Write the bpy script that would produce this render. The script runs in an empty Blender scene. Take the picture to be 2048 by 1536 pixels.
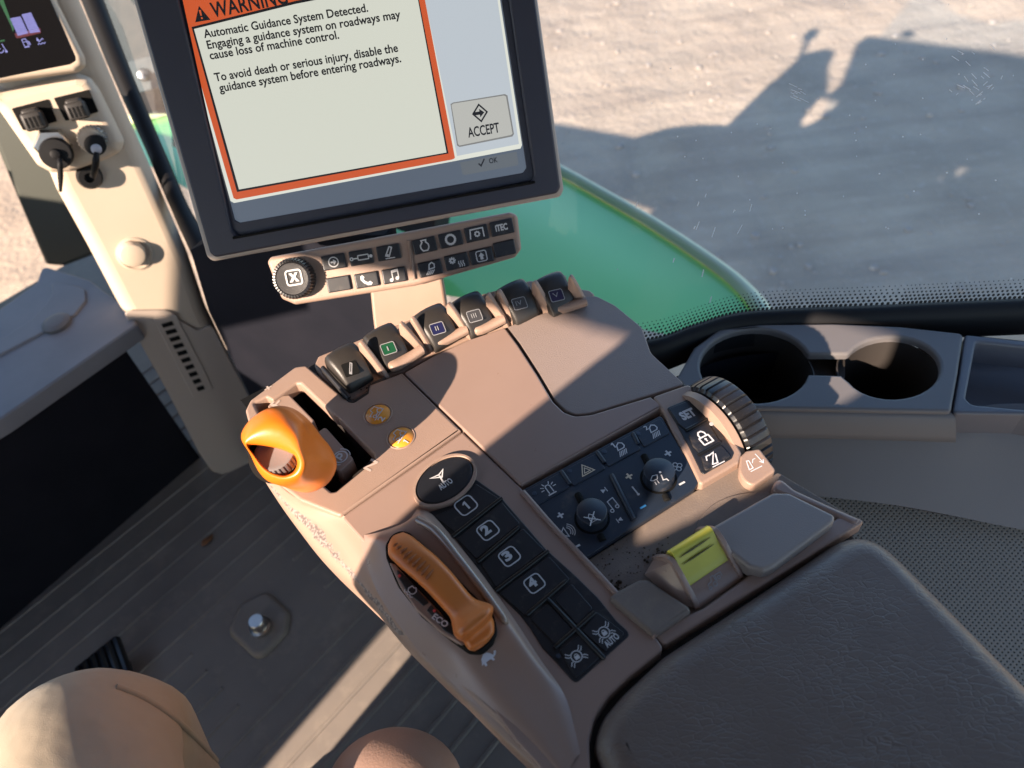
import bpy, bmesh, math, random
from math import sin, cos, pi, radians as R
from mathutils import Vector as V, Matrix
from mathutils.geometry import tessellate_polygon

S = bpy.context.scene
COL = S.collection
random.seed(7)

# ------------------------------------------------------------------ camera
FP = 1479.0; CX, CY = 1024.0, 768.0
PITCH, ROLL = R(48), R(8)
r0 = V((1, 0, 0)); u0 = V((0, sin(PITCH), cos(PITCH))); FW = V((0, cos(PITCH), -sin(PITCH)))
CR = r0 * cos(ROLL) - u0 * sin(ROLL); CU = r0 * sin(ROLL) + u0 * cos(ROLL)
EYE = V((0, 0, 1.1))
cd = bpy.data.cameras.new('camera'); cam = bpy.data.objects.new('camera', cd); COL.objects.link(cam)
cd.sensor_width = 36; cd.lens = 36 * FP / 2048; cd.clip_start = .02; cd.clip_end = 400
cam.matrix_world = Matrix(((CR.x, CU.x, -FW.x, EYE.x), (CR.y, CU.y, -FW.y, EYE.y), (CR.z, CU.z, -FW.z, EYE.z), (0, 0, 0, 1)))
cd.dof.use_dof = True; cd.dof.focus_distance = .62; cd.dof.aperture_fstop = 6.2
S.camera = cam

# ------------------------------------------------------------------ light
EL, AZ = R(28), R(-137)
SUN = V((sin(AZ) * cos(EL), cos(AZ) * cos(EL), sin(EL)))
GA = V((-cos(AZ), sin(AZ), 0)); GB = SUN.cross(GA); GB = GB if GB.z > 0 else -GB
def gob(a, b, t): return GA * a + GB * b + SUN * t          # a place given across, above and towards the sun
wd = bpy.data.worlds.new('World'); S.world = wd; wd.use_nodes = True
nt = wd.node_tree; bg = nt.nodes['Background']; sk = nt.nodes.new('ShaderNodeTexSky'); sk.sky_type = 'NISHITA'
sk.sun_disc = False; sk.sun_elevation = EL; sk.sun_rotation = AZ; sk.air_density = 1.1; sk.dust_density = .4; sk.ozone_density = 1.6
nt.links.new(sk.outputs[0], bg.inputs[0]); bg.inputs[1].default_value = .105
sl = bpy.data.lights.new('sun', 'SUN'); so = bpy.data.objects.new('sun', sl); COL.objects.link(so)
sl.energy = 5.0; sl.angle = R(.53); sl.color = (1, .80, .63)
so.rotation_euler = SUN.to_track_quat('Z', 'Y').to_euler(); so.location = (0, 0, 6)
vs = S.view_settings; vs.view_transform = 'Standard'; vs.look = 'None'; vs.gamma = 1; vs.exposure = 1.6
S.cycles.use_denoising = True
S.cycles.max_bounces = 8; S.cycles.transparent_max_bounces = 12

# ------------------------------------------------------------------ geometry helpers
class PL:
    def __init__(s, p, n): s.p = V(p); s.n = V(n).normalized()
    def up(s, h): return PL(s.p + s.n * h, s.n)
def Zp(z): return PL((0, 0, z), (0, 0, 1))
def ray(x, y): return CR * ((x - CX) / FP) - CU * ((y - CY) / FP) + FW
def W(x, y, pl):
    d = ray(x, y); return EYE + d * ((pl.p - EYE).dot(pl.n) / d.dot(pl.n))
def D(x, y, dep): return EYE + ray(x, y) * dep
def proj(P):
    q = P - EYE; f = q.dot(FW); return CX + FP * q.dot(CR) / f, CY - FP * q.dot(CU) / f
def basis(pl):
    e1 = (CR - pl.n * CR.dot(pl.n)).normalized(); return e1, pl.n.cross(e1)
def loc2(P, pl, e1, e2): q = P - pl.p; return V((q.dot(e1), q.dot(e2)))

def fillet(p, rad, seg=6):
    n = len(p); out = []
    for i in range(n):
        r = rad[i] if isinstance(rad, (list, tuple)) else rad
        a, b, c = p[i - 1], p[i], p[(i + 1) % n]
        u, w = a - b, c - b; lu, lw = u.length, w.length
        if r <= 1e-6 or lu < 1e-7 or lw < 1e-7: out.append(b); continue
        u.normalize(); w.normalize(); co = max(-1, min(1, u.dot(w))); th = math.acos(co)
        if th > 3.05 or th < .05: out.append(b); continue
        d = min(r / math.tan(th / 2), lu * .48, lw * .48)
        p0, p1 = b + u * d, b + w * d
        for k in range(seg + 1):
            s = k / seg; out.append(p0 * (1 - s) ** 2 + b * 2 * s * (1 - s) + p1 * s * s)
    q = [out[0]]
    for z in out[1:]:
        if (z - q[-1]).length > 2e-5: q.append(z)
    if (q[0] - q[-1]).length < 2e-5: q.pop()
    return q
def area(p): return sum(p[i - 1].x * p[i].y - p[i].x * p[i - 1].y for i in range(len(p))) / 2
def inset(p, d):
    n = len(p); out = []
    for i in range(n):
        a, b, c = p[i - 1], p[i], p[(i + 1) % n]
        u = (b - a).normalized(); w = (c - b).normalized()
        nu, nw = V((-u.y, u.x)), V((-w.y, w.x)); m = nu + nw
        if m.length < 1e-4: out.append(b + nu * d); continue
        m.normalize(); out.append(b + m * (d / max(.45, m.dot(nu))))
    return out

MW = {}
def new(name, me, mat=None, parent=None, M=None):
    o = bpy.data.objects.new(name, me); COL.objects.link(o)
    M = Matrix.Identity(4) if M is None else M
    MW[o.name] = M
    if parent is not None: o.parent = parent; o.matrix_basis = MW[parent.name].inverted() @ M
    else: o.matrix_basis = M
    if mat is not None and me is not None: me.materials.append(mat)
    return o
def thing(name, label, cat, loc=(0, 0, 0), group=None):
    o = bpy.data.objects.new(name, None); COL.objects.link(o); o.location = loc; o.empty_display_size = .02; MW[o.name] = Matrix.Translation(V(loc))
    return tag(o, label, cat, group)
def tag(o, label, cat, group=None, kind=None):
    o['label'] = label; o['category'] = cat; o['kind'] = 'thing'
    if group: o['group'] = group
    if kind: o['kind'] = kind
    return o
def struct(o, label, cat): o['kind'] = 'structure'; o['label'] = label; o['category'] = cat; return o

def smooth(me, ang=42, flatz=None):
    for p in me.polygons: p.use_smooth = True
    me.set_sharp_from_angle(angle=R(ang))
    if flatz:
        for p in me.polygons:
            if abs(p.normal.z) > .9995: p.use_smooth = False
def slab_mesh(outer, holes, th, bev, res=3):
    """outline (2-D, metres) swept down by th with a rounded top edge; top lies at z = 0"""
    if area(outer) < 0: outer = outer[::-1]
    hs = [h[::-1] if area(h) > 0 else h for h in holes]
    vs_, fs = [], []; tops = []
    for lp in [outer] + hs:
        rings = [(0, -th)]
        if bev > 0:
            for k in range(res + 1):
                a = pi / 2 * k / res; rings.append((bev * (1 - cos(a)), -bev + bev * sin(a)))
        else: rings.append((0, 0))
        n = len(lp); prev = None
        for ins, z in rings:
            q = inset(lp, ins) if ins > 1e-9 else lp
            base = len(vs_); vs_ += [(v.x, v.y, z) for v in q]
            if prev is not None:
                for i in range(n):
                    j = (i + 1) % n; fs.append((prev + i, prev + j, base + j, base + i))
            prev = base
        tops.append((prev, [V((v[0], v[1], 0)) for v in vs_[prev:prev + n]]))
    idx = []
    for b, q in tops: idx += list(range(b, b + len(q)))
    for t in tessellate_polygon([q for b, q in tops]):
        tri = [idx[k] for k in t]; A, B, C = (V(vs_[k][:2]) for k in tri)
        if (B - A).x * (C - A).y - (B - A).y * (C - A).x < 0: tri.reverse()
        fs.append(tri)
    me = bpy.data.meshes.new('m'); me.from_pydata(vs_, [], fs); me.update()
    smooth(me, 50, True)
    return me
def slab(name, px, pl, h, th, mat, parent=None, bev=.0008, rad=.0015, holes=(), hrad=None, res=3, seg=6, org=None):
    tp = pl.up(h); e1, e2 = basis(tp)
    if org is None: tp = PL(W(px[0][0], px[0][1], tp), tp.n)
    cv = lambda L, r: fillet([loc2(W(x, y, tp), tp, e1, e2) for x, y in L], r, seg)
    o2 = cv(px, rad)
    me = slab_mesh(o2, [cv(q, hrad if hrad is not None else rad) for q in holes], th, bev, res)
    M = Matrix(((e1.x, e2.x, tp.n.x, tp.p.x), (e1.y, e2.y, tp.n.y, tp.p.y), (e1.z, e2.z, tp.n.z, tp.p.z), (0, 0, 0, 1)))
    return new(name, me, mat, parent, M)

def cr(p, n, closed=False):
    """Catmull-Rom resampling of world points"""
    out = []; m = len(p); segs = m if closed else m - 1
    for k in range(n):
        u = k / (n if closed else n - 1) * segs; i = min(int(u), segs - 1); t = u - i
        g = (lambda j: p[j % m]) if closed else (lambda j: p[max(0, min(m - 1, j))])
        a, b, c, d = g(i - 1), g(i), g(i + 1), g(i + 2)
        if not closed:
            if i == 0: a = b * 2 - c
            if i == segs - 1: d = c * 2 - b
        out.append(.5 * ((2 * b) + (c - a) * t + (2 * a - 5 * b + 4 * c - d) * t * t + (3 * b - a - 3 * c + d) * t ** 3))
    return out
def loft(name, rows, mat, parent=None, nu=40, nv=6, closed=False, cap0=False, cap1=False, flip=False, ang=60, lin=False):
    rr = [cr([V(q) for q in r_], nu, closed) for r_ in rows]
    if nv > 1 and len(rows) > 1:
        tot = (len(rows) - 1) * nv + 1
        if lin:
            g = []
            for k in range(tot):
                u = k / nv; i = min(int(u), len(rr) - 2); t = u - i; g.append([rr[i][j].lerp(rr[i + 1][j], t) for j in range(nu)])
            rr = g
        else:
            cols = [cr([q[j] for q in rr], tot) for j in range(nu)]; rr = [[cols[j][k] for j in range(nu)] for k in range(tot)]
    vv = [v for q in rr for v in q]; fs = []
    for k in range(len(rr) - 1):
        for j in range(nu if closed else nu - 1):
            a, b = k * nu + j, k * nu + (j + 1) % nu; f = (a, b, b + nu, a + nu); fs.append(f[::-1] if flip else f)
    if cap0: fs.append(tuple(range(nu))[::1 if flip else -1])
    if cap1: fs.append(tuple(range((len(rr) - 1) * nu, len(rr) * nu))[::-1 if flip else 1])
    c = sum(vv, V()) / len(vv)
    me = bpy.data.meshes.new('m'); me.from_pydata([v - c for v in vv], [], fs); me.update(); smooth(me, ang)
    return new(name, me, mat, parent, Matrix.Translation(c))
def mesh_obj(name, bm, mat, parent, M=None, ang=42):
    me = bpy.data.meshes.new('m'); bmesh.ops.recalc_face_normals(bm, faces=bm.faces); bm.to_mesh(me); bm.free(); smooth(me, ang)
    return new(name, me, mat, parent, M)
def fr(o, x, z):
    """matrix at o with x axis and z axis given"""
    z = V(z).normalized(); x = V(x); x = (x - z * x.dot(z)).normalized(); y = z.cross(x)
    return Matrix(((x.x, y.x, z.x, o[0]), (x.y, y.y, z.y, o[1]), (x.z, y.z, z.z, o[2]), (0, 0, 0, 1)))
def lathe(bm, prof, n=40, teeth=0, depth=0, M=None, duty=.5):
    """profile (r, z[, ribbed]) turned about z; ribbed rings get grooves"""
    rings = []
    N = teeth * 6 if teeth else n
    for q in prof:
        rb = len(q) > 2 and q[2]; rg = []
        for i in range(N):
            a = 2 * pi * i / N; r = q[0]
            if rb and teeth and (i % 6) >= 6 * duty + .01: r -= depth
            rg.append(bm.verts.new((r * cos(a), r * sin(a), q[1])))
        rings.append(rg)
    for k in range(len(rings) - 1):
        for i in range(N): bm.faces.new((rings[k][i], rings[k][(i + 1) % N], rings[k + 1][(i + 1) % N], rings[k + 1][i]))
    bm.faces.new(rings[0][::-1]); bm.faces.new(rings[-1])
    if M is not None: bmesh.ops.transform(bm, matrix=M, verts=[v for r_ in rings for v in r_])
def lathe_obj(name, prof, M, mat, parent, n=40, teeth=0, depth=0, duty=.5, ang=40):
    bm = bmesh.new(); lathe(bm, prof, n, teeth, depth, None, duty); return mesh_obj(name, bm, mat, parent, M, ang)
def box(bm, c, s, M=None, bev=0, seg=2):
    r_ = bmesh.ops.create_cube(bm, size=1); vv = r_['verts']
    for v in vv: v.co = V((v.co.x * s[0] + c[0], v.co.y * s[1] + c[1], v.co.z * s[2] + c[2]))
    if bev:
        es = list({e for v in vv for e in v.link_edges}); q = bmesh.ops.bevel(bm, geom=es, offset=bev, segments=seg, affect='EDGES', profile=.5)
        vv = list({v for f in q['faces'] for v in f.verts} | {v for v in vv if v.is_valid})
    if M is not None: bmesh.ops.transform(bm, matrix=M, verts=vv)
def tube_obj(name, pts, rad, mat, parent=None, n=12, res=6):
    pts = [V(p) for p in pts]; rr = rad if isinstance(rad, (list, tuple)) else [rad] * len(pts)
    P = cr(pts, (len(pts) - 1) * res + 1); bm = bmesh.new(); rings = []
    up = V((0.13, .29, .95))
    for i, p in enumerate(P):
        d = (P[min(i + 1, len(P) - 1)] - P[max(i - 1, 0)]).normalized(); x = d.cross(up).normalized(); y = x.cross(d)
        u = i / res; k = min(int(u), len(rr) - 2) if len(rr) > 1 else 0; t = u - k; r_ = rr[k] * (1 - t) + rr[min(k + 1, len(rr) - 1)] * t
        rings.append([bm.verts.new(p + x * (r_ * cos(2 * pi * j / n)) + y * (r_ * sin(2 * pi * j / n))) for j in range(n)])
    for k in range(len(rings) - 1):
        for j in range(n): bm.faces.new((rings[k][j], rings[k][(j + 1) % n], rings[k + 1][(j + 1) % n], rings[k + 1][j]))
    bm.faces.new(rings[0]); bm.faces.new(rings[-1])
    return mesh_obj(name, bm, mat, parent, None, 50)

# ------------------------------------------------------------------ materials
def mat(name, base, rough=.5, spec=.5, var=None, bump=None, bump2=None, dust=None, metal=0, coat=0, rvar=0):
    """var=(scale, colour, amount): patchy second colour; bump=(scale, strength, distance); dust=(scale, colour, lo, hi)"""
    m = bpy.data.materials.new(name); m.use_nodes = True; t = m.node_tree; n, L = t.nodes, t.links
    b = n['Principled BSDF']; b.inputs['Roughness'].default_value = rough; b.inputs['Specular IOR Level'].default_value = spec
    b.inputs['Metallic'].default_value = metal; b.inputs['Coat Weight'].default_value = coat
    co = n.new('ShaderNodeTexCoord').outputs['Object']
    def noise(sc, det=4, rg=.55):
        z = n.new('ShaderNodeTexNoise'); z.inputs['Scale'].default_value = sc; z.inputs['Detail'].default_value = det; z.inputs['Roughness'].default_value = rg
        L.new(co, z.inputs['Vector']); return z.outputs['Fac']
    def ramp(src, lo, hi, a=0., c=1.):
        z = n.new('ShaderNodeMapRange'); z.inputs[1].default_value = lo; z.inputs[2].default_value = hi; z.inputs[3].default_value = a; z.inputs[4].default_value = c
        L.new(src, z.inputs[0]); return z.outputs[0]
    def mix(f, A, B):
        z = n.new('ShaderNodeMix'); z.data_type = 'RGBA'
        L.new(f, z.inputs[0])
        for s_, q in ((6, A), (7, B)):
            if isinstance(q, tuple): z.inputs[s_].default_value = (*q, 1)
            else: L.new(q, z.inputs[s_])
        return z.outputs[2]
    c = base
    if var: c = mix(ramp(noise(var[0]), .35, .68, 0, var[2]), c, var[1])
    if dust:
        f = ramp(noise(dust[0], 8, .7), dust[2], dust[3]); c = mix(f, c, dust[1])
        L.new(ramp(f, 0, 1, rough, .9), b.inputs['Roughness'])
    elif rvar: L.new(ramp(noise(55, 5, .6), .3, .7, rough - rvar, rough + rvar), b.inputs['Roughness'])
    if isinstance(c, tuple): b.inputs['Base Color'].default_value = (*c, 1)
    else: L.new(c, b.inputs['Base Color'])
    prev = None
    for q in (bump, bump2):
        if q:
            z = n.new('ShaderNodeBump'); z.inputs['Strength'].default_value = q[1]; z.inputs['Distance'].default_value = q[2]
            L.new(noise(q[0], 3), z.inputs['Height'])
            if prev: L.new(prev, z.inputs['Normal'])
            prev = z.outputs[0]
    if prev: L.new(prev, b.inputs['Normal'])
    m['bsdf'] = b.name
    return m
def emis(name, rgb):
    """light given off by a screen: the sRGB value it shows at the scene's exposure"""
    c = [((v / 255 + .055) / 1.055) ** 2.4 for v in rgb]
    m = bpy.data.materials.new(name); m.use_nodes = True; b = m.node_tree.nodes['Principled BSDF']
    b.inputs['Base Color'].default_value = (.01, .01, .012, 1); b.inputs['Roughness'].default_value = .35
    b.inputs['Emission Color'].default_value = (*c, 1); b.inputs['Emission Strength'].default_value = 2 ** -vs.exposure
    return m
TAN = (.32, .220, .168)
M_tan = mat('console plastic', TAN, .42, .45, var=(9, (.275, .187, .15), .6), bump=(1300, .5, .0005), bump2=(350, .16, .0005), rvar=.08)
M_tand = mat('console plastic satin', (.29, .20, .163), .33, .5, var=(12, (.26, .178, .145), .6), bump=(1500, .12, .0003), rvar=.06)
M_lid = mat('grained lid plastic', (.25, .195, .172), .5, .45, bump=(900, .55, .0006), rvar=.06)
M_base = mat('dark seam plastic', (.03, .026, .024), .6, .3)
M_black = mat('black key', (.012, .013, .017), .38, .5, bump=(1800, .25, .0003), dust=(42, (.12, .095, .075), .56, .86))
M_blackg = mat('black gloss cap', (.012, .012, .014), .3, .5, bump=(2200, .2, .0003), dust=(900, (.2, .165, .14), .6, .85))
M_cap = mat('dusty black cap', (.030, .026, .023), .42, .5, bump=(1500, .35, .0004), var=(40, (.020, .018, .017), .7))
M_navy = mat('blue black key', (.013, .020, .034), .4, .5, bump=(1800, .25, .0003), dust=(38, (.11, .09, .075), .57, .88))
M_rib = mat('black rib', (.006, .006, .007), .3, .5)
M_void = mat('dark cavity', (.004, .004, .004), .8, .2)
M_ink = mat('pale print', (.52, .52, .53), .55, .3)
M_inkd = mat('grey print', (.27, .27, .28), .55, .3)
M_inkb = mat('blue print', (.05, .25, .55), .5, .3)
M_inky = mat('cream print', (.62, .52, .38), .5, .3)
M_orange = mat('orange knob', (.70, .175, .012), .34, .5, var=(30, (.63, .15, .010), .5), bump=(300, .05, .0006), rvar=.06)
M_orangeb = mat('orange button', (.74, .29, .03), .35, .5)
M_rust = mat('orange brown lever', (.55, .165, .035), .36, .5, var=(25, (.48, .14, .03), .6), bump=(500, .06, .0005), rvar=.06)
M_yel = mat('yellow rocker', (.50, .47, .06), .4, .5, var=(60, (.42, .39, .05), .4))
M_leather = mat('armrest leather', (.145, .110, .094), .40, .5, var=(8, (.125, .094, .081), .6))
M_bezel = mat('navy bezel', (.026, .028, .045), .48, .45, bump=(1500, .3, .0003))
M_rim = mat('warm grey rim', (.32, .28, .25), .4, .5)
M_cream = mat('cream trim', (.52, .43, .335), .5, .4, var=(6, (.47, .385, .30), .5), bump=(700, .15, .0004))
M_sill = mat('grey trim', (.135, .126, .126), .5, .4, bump=(900, .3, .0005), var=(5, (.12, .112, .112), .6))
M_ledge = mat('grey step plastic', (.20, .20, .215), .5, .5, var=(7, (.15, .15, .165), .8), bump=(80, .15, .002))
M_wall = mat('black trim', (.007, .008, .013), .75, .15, var=(10, (.012, .012, .018), .7), bump=(200, .2, .001))
M_seal = mat('black rubber', (.006, .006, .007), .6, .25)
M_olive = mat('olive pillar', (.05, .055, .045), .45, .5)
M_metal = mat('zinc', (.55, .54, .52), .3, .5, metal=1, bump=(90, .2, .0008))
M_wheel = mat('grey wheel', (.19, .165, .16), .42, .5, bump=(900, .3, .0004))
M_cloth = mat('trouser cloth', (.37, .305, .225), .9, .15, var=(14, (.31, .26, .195), .8), bump=(1500, .45, .0006), bump2=(13, .45, .014))
M_cloth.node_tree.nodes['Principled BSDF'].inputs['Sheen Weight'].default_value = .15
M_jacket = mat('jacket cloth', (.05, .05, .06), .9, .15)
M_skin = mat('skin', (.48, .27, .19), .5, .4)
M_seat = mat('seat leather', (.33, .215, .17), .5, .4, bump=(500, .3, .0008))
M_white = mat('white paint print', (.62, .62, .66), .6, .3)
M_green = mat('green paint', (.20, .62, .15), .28, .5, coat=.7)
M_lip = mat('pale fender lip', (.66, .68, .42), .4, .5)
M_mat_ = None

def leather():
    m = M_leather; t = m.node_tree; n, L = t.nodes, t.links; b = n['Principled BSDF']
    co = n.new('ShaderNodeTexCoord').outputs['Object']
    mp = n.new('ShaderNodeMapping'); L.new(co, mp.inputs[0]); mp.inputs['Rotation'].default_value = (0, 0, R(12)); mp.inputs['Scale'].default_value = (.55, 1.2, 1)
    nz = n.new('ShaderNodeTexNoise'); nz.inputs['Scale'].default_value = 45; nz.inputs['Detail'].default_value = 3; L.new(mp.outputs[0], nz.inputs['Vector'])
    ad = n.new('ShaderNodeMix'); ad.data_type = 'VECTOR'; ad.inputs[0].default_value = .010; L.new(mp.outputs[0], ad.inputs[4]); L.new(nz.outputs['Color'], ad.inputs[5])
    prev = None
    for sc, st, ds, hi in ((250, .34, .0008, .10), (560, .12, .0004, .2)):
        vo = n.new('ShaderNodeTexVoronoi'); vo.feature = 'DISTANCE_TO_EDGE'; vo.inputs['Scale'].default_value = sc; L.new(ad.outputs[1], vo.inputs['Vector'])
        mr = n.new('ShaderNodeMapRange'); mr.inputs[1].default_value = 0; mr.inputs[2].default_value = hi; L.new(vo.outputs[0], mr.inputs[0])
        n2 = n.new('ShaderNodeTexNoise'); n2.inputs['Scale'].default_value = 22; n2.inputs['Detail'].default_value = 2; L.new(co, n2.inputs['Vector'])
        m2 = n.new('ShaderNodeMapRange'); m2.inputs[1].default_value = .38; m2.inputs[2].default_value = .62; m2.inputs[3].default_value = .25; L.new(n2.outputs[0], m2.inputs[0])
        mx = n.new('ShaderNodeMath'); mx.operation = 'MULTIPLY'; L.new(mr.outputs[0], mx.inputs[0]); L.new(m2.outputs[0], mx.inputs[1])
        bp = n.new('ShaderNodeBump'); bp.inputs['Strength'].default_value = st; bp.inputs['Distance'].default_value = ds; L.new(mx.outputs[0], bp.inputs['Height'])
        if prev: L.new(prev, bp.inputs['Normal'])
        prev = bp.outputs[0]
    L.new(prev, b.inputs['Normal'])
leather()

def perforated(name, base, step, rad):
    m = bpy.data.materials.new(name); m.use_nodes = True; t = m.node_tree; n, L = t.nodes, t.links; b = n['Principled BSDF']; b.inputs['Roughness'].default_value = .55
    co = n.new('ShaderNodeTexCoord').outputs['Object']; sp = n.new('ShaderNodeSeparateXYZ'); L.new(co, sp.inputs[0])
    def mth(op, a, c=None):
        z = n.new('ShaderNodeMath'); z.operation = op
        for i, q in enumerate((a, c)):
            if q is None: continue
            if isinstance(q, (int, float)): z.inputs[i].default_value = q
            else: L.new(q, z.inputs[i])
        return z.outputs[0]
    def cell(ox, oy):
        fx = mth('SUBTRACT', mth('FRACT', mth('ADD', mth('DIVIDE', sp.outputs[0], step), ox)), .5)
        fy = mth('SUBTRACT', mth('FRACT', mth('ADD', mth('DIVIDE', sp.outputs[1], step), oy)), .5)
        return mth('SQRT', mth('ADD', mth('MULTIPLY', fx, fx), mth('MULTIPLY', fy, fy)))
    d = cell(100.25, 100.25); d2 = cell(100.75, 100.75); d = mth('MINIMUM', d, d2)
    mr = n.new('ShaderNodeMapRange'); mr.inputs[1].default_value = rad - .06; mr.inputs[2].default_value = rad + .06; L.new(d, mr.inputs[0])
    mx = n.new('ShaderNodeMix'); mx.data_type = 'RGBA'; L.new(mr.outputs[0], mx.inputs[0]); mx.inputs[6].default_value = (.008, .008, .008, 1); mx.inputs[7].default_value = (*base, 1)
    L.new(mx.outputs[2], b.inputs['Base Color'])
    bp = n.new('ShaderNodeBump'); bp.inputs['Strength'].default_value = .6; bp.inputs['Distance'].default_value = .001; L.new(mr.outputs[0], bp.inputs['Height']); L.new(bp.outputs[0], b.inputs['Normal'])
    return m
M_perf = perforated('perforated grey trim', (.165, .152, .135), .0055, .16)
M_grille = perforated('mesh grille', (.11, .13, .125), .008, .26)

def glass_mat():
    m = bpy.data.materials.new('window glass'); m.use_nodes = True; t = m.node_tree; n, L = t.nodes, t.links; n.remove(n['Principled BSDF'])
    tr = n.new('ShaderNodeBsdfTransparent'); tr.inputs[0].default_value = (.79, .88, .99, 1)
    gl = n.new('ShaderNodeBsdfGlossy'); gl.inputs['Roughness'].default_value = .02
    fz = n.new('ShaderNodeFresnel'); fz.inputs[0].default_value = 1.18
    mx = n.new('ShaderNodeMixShader'); L.new(fz.outputs[0], mx.inputs[0]); L.new(tr.outputs[0], mx.inputs[1]); L.new(gl.outputs[0], mx.inputs[2])
    df = n.new('ShaderNodeBsdfDiffuse'); df.inputs[0].default_value = (.75, .8, .8, 1)      # thin dust film
    co = n.new('ShaderNodeTexCoord').outputs['Object']; nz = n.new('ShaderNodeTexNoise'); nz.inputs['Scale'].default_value = 9; nz.inputs['Detail'].default_value = 6; L.new(co, nz.inputs['Vector'])
    mr = n.new('ShaderNodeMapRange'); mr.inputs[1].default_value = .3; mr.inputs[2].default_value = .8; mr.inputs[3].default_value = .0; mr.inputs[4].default_value = .006; L.new(nz.outputs[0], mr.inputs[0])
    m2 = n.new('ShaderNodeMixShader'); L.new(mr.outputs[0], m2.inputs[0]); L.new(mx.outputs[0], m2.inputs[1]); L.new(df.outputs[0], m2.inputs[2])
    L.new(m2.outputs[0], n['Material Output'].inputs[0])
    return m
M_glass = glass_mat()

# ------------------------------------------------------------------ print helpers
def ppm(P, d):
    """pixels per metre at P along d"""
    a = proj(P); b = proj(P + d * .002); return math.hypot(a[0] - b[0], a[1] - b[1]) / .002
def pframe(c, rt, pl):
    P = W(c[0], c[1], pl); Q = W(c[0] + rt[0], c[1] + rt[1], pl); x = (Q - P).normalized(); y = pl.n.cross(x); return P, x, y
def ribbon(pts, w, closed):
    n = len(pts); L_, R_ = [], []
    for i in range(n):
        a = pts[i - 1] if (i > 0 or closed) else None; c = pts[(i + 1) % n] if (i < n - 1 or closed) else None; b = pts[i]
        u = (b - a).normalized() if a is not None else (c - b).normalized(); v = (c - b).normalized() if c is not None else u
        nu, nv = V((-u.y, u.x)), V((-v.y, v.x)); m = nu + nv
        m = m.normalized() if m.length > 1e-4 else nu
        k = w / 2 / max(.5, m.dot(nu)); L_.append(b + m * k); R_.append(b - m * k)
    return L_, R_
def icon(name, c, rt, hpx, pl, items, m, parent, lift=.0003, sx=1.0):
    P, x, y = pframe(c, rt, pl); s = hpx / ppm(P, y); sxx = s * sx
    vv, fs = [], []; z = lift
    for it in items:
        k = it[0]; z += .000012
        if k in 'oc':     # circle outline (cx, cy, r, w)
            N = 28; it = ('l', it[4], [(it[1] + it[3] * cos(2 * pi * i / N), it[2] + it[3] * sin(2 * pi * i / N)) for i in range(N)], True)
        elif k == 'd': N = 24; it = ('f', [(it[1] + it[3] * cos(2 * pi * i / N), it[2] + it[3] * sin(2 * pi * i / N)) for i in range(N)])
        elif k == 'a':     # arc (cx, cy, r, w, a0, a1)
            N = 14; it = ('l', it[4], [(it[1] + it[3] * cos(R(it[5] + (it[6] - it[5]) * i / N)), it[2] + it[3] * sin(R(it[5] + (it[6] - it[5]) * i / N))) for i in range(N + 1)], False)
        elif k == 'r':     # rounded rect outline (cx, cy, w, h, rad, width)
            q = fillet([V((it[1] - it[3] / 2, it[2] - it[4] / 2)), V((it[1] + it[3] / 2, it[2] - it[4] / 2)), V((it[1] + it[3] / 2, it[2] + it[4] / 2)), V((it[1] - it[3] / 2, it[2] + it[4] / 2))], it[5])
            it = ('l', it[6], [(v.x, v.y) for v in q], True)
        if it[0] == 'l':
            pts = [V(p) for p in it[2]]; A, B = ribbon(pts, it[1], it[3]); b0 = len(vv); n = len(pts)
            for a_, b_ in zip(A, B): vv += [(a_.x * sxx, a_.y * s, z), (b_.x * sxx, b_.y * s, z)]
            for i in range(n if it[3] else n - 1):
                j = (i + 1) % n; fs.append((b0 + 2 * i, b0 + 2 * i + 1, b0 + 2 * j + 1, b0 + 2 * j))
        else:
            pts = [V((p[0], p[1], 0)) for p in it[1]]; b0 = len(vv); vv += [(p.x * sxx, p.y * s, z) for p in pts]
            for t in tessellate_polygon([pts]): fs.append(tuple(b0 + k_ for k_ in t))
    me = bpy.data.meshes.new('m'); me.from_pydata(vv, [], fs); me.update()
    bm = bmesh.new(); bm.from_mesh(me)
    bmesh.ops.reverse_faces(bm, faces=[f for f in bm.faces if f.normal.z < 0]); bm.to_mesh(me); bm.free()
    return new(name, me, m, parent, Matrix(((x.x, y.x, pl.n.x, P.x), (x.y, y.y, pl.n.y, P.y), (x.z, y.z, pl.n.z, P.z), (0, 0, 0, 1))))
def text_mesh(s, bold=0., sp=1.0):
    cu = bpy.data.curves.new('t', 'FONT'); cu.body = s; cu.size = 1; cu.offset = bold; cu.space_character = sp; cu.resolution_u = 3
    o = bpy.data.objects.new('t', cu); COL.objects.link(o); bpy.context.view_layer.update()
    me = bpy.data.meshes.new_from_object(o.evaluated_get(bpy.context.evaluated_depsgraph_get())); bpy.data.objects.remove(o); bpy.data.curves.remove(cu)
    me.materials.clear()
    return me
CAP = None
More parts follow.
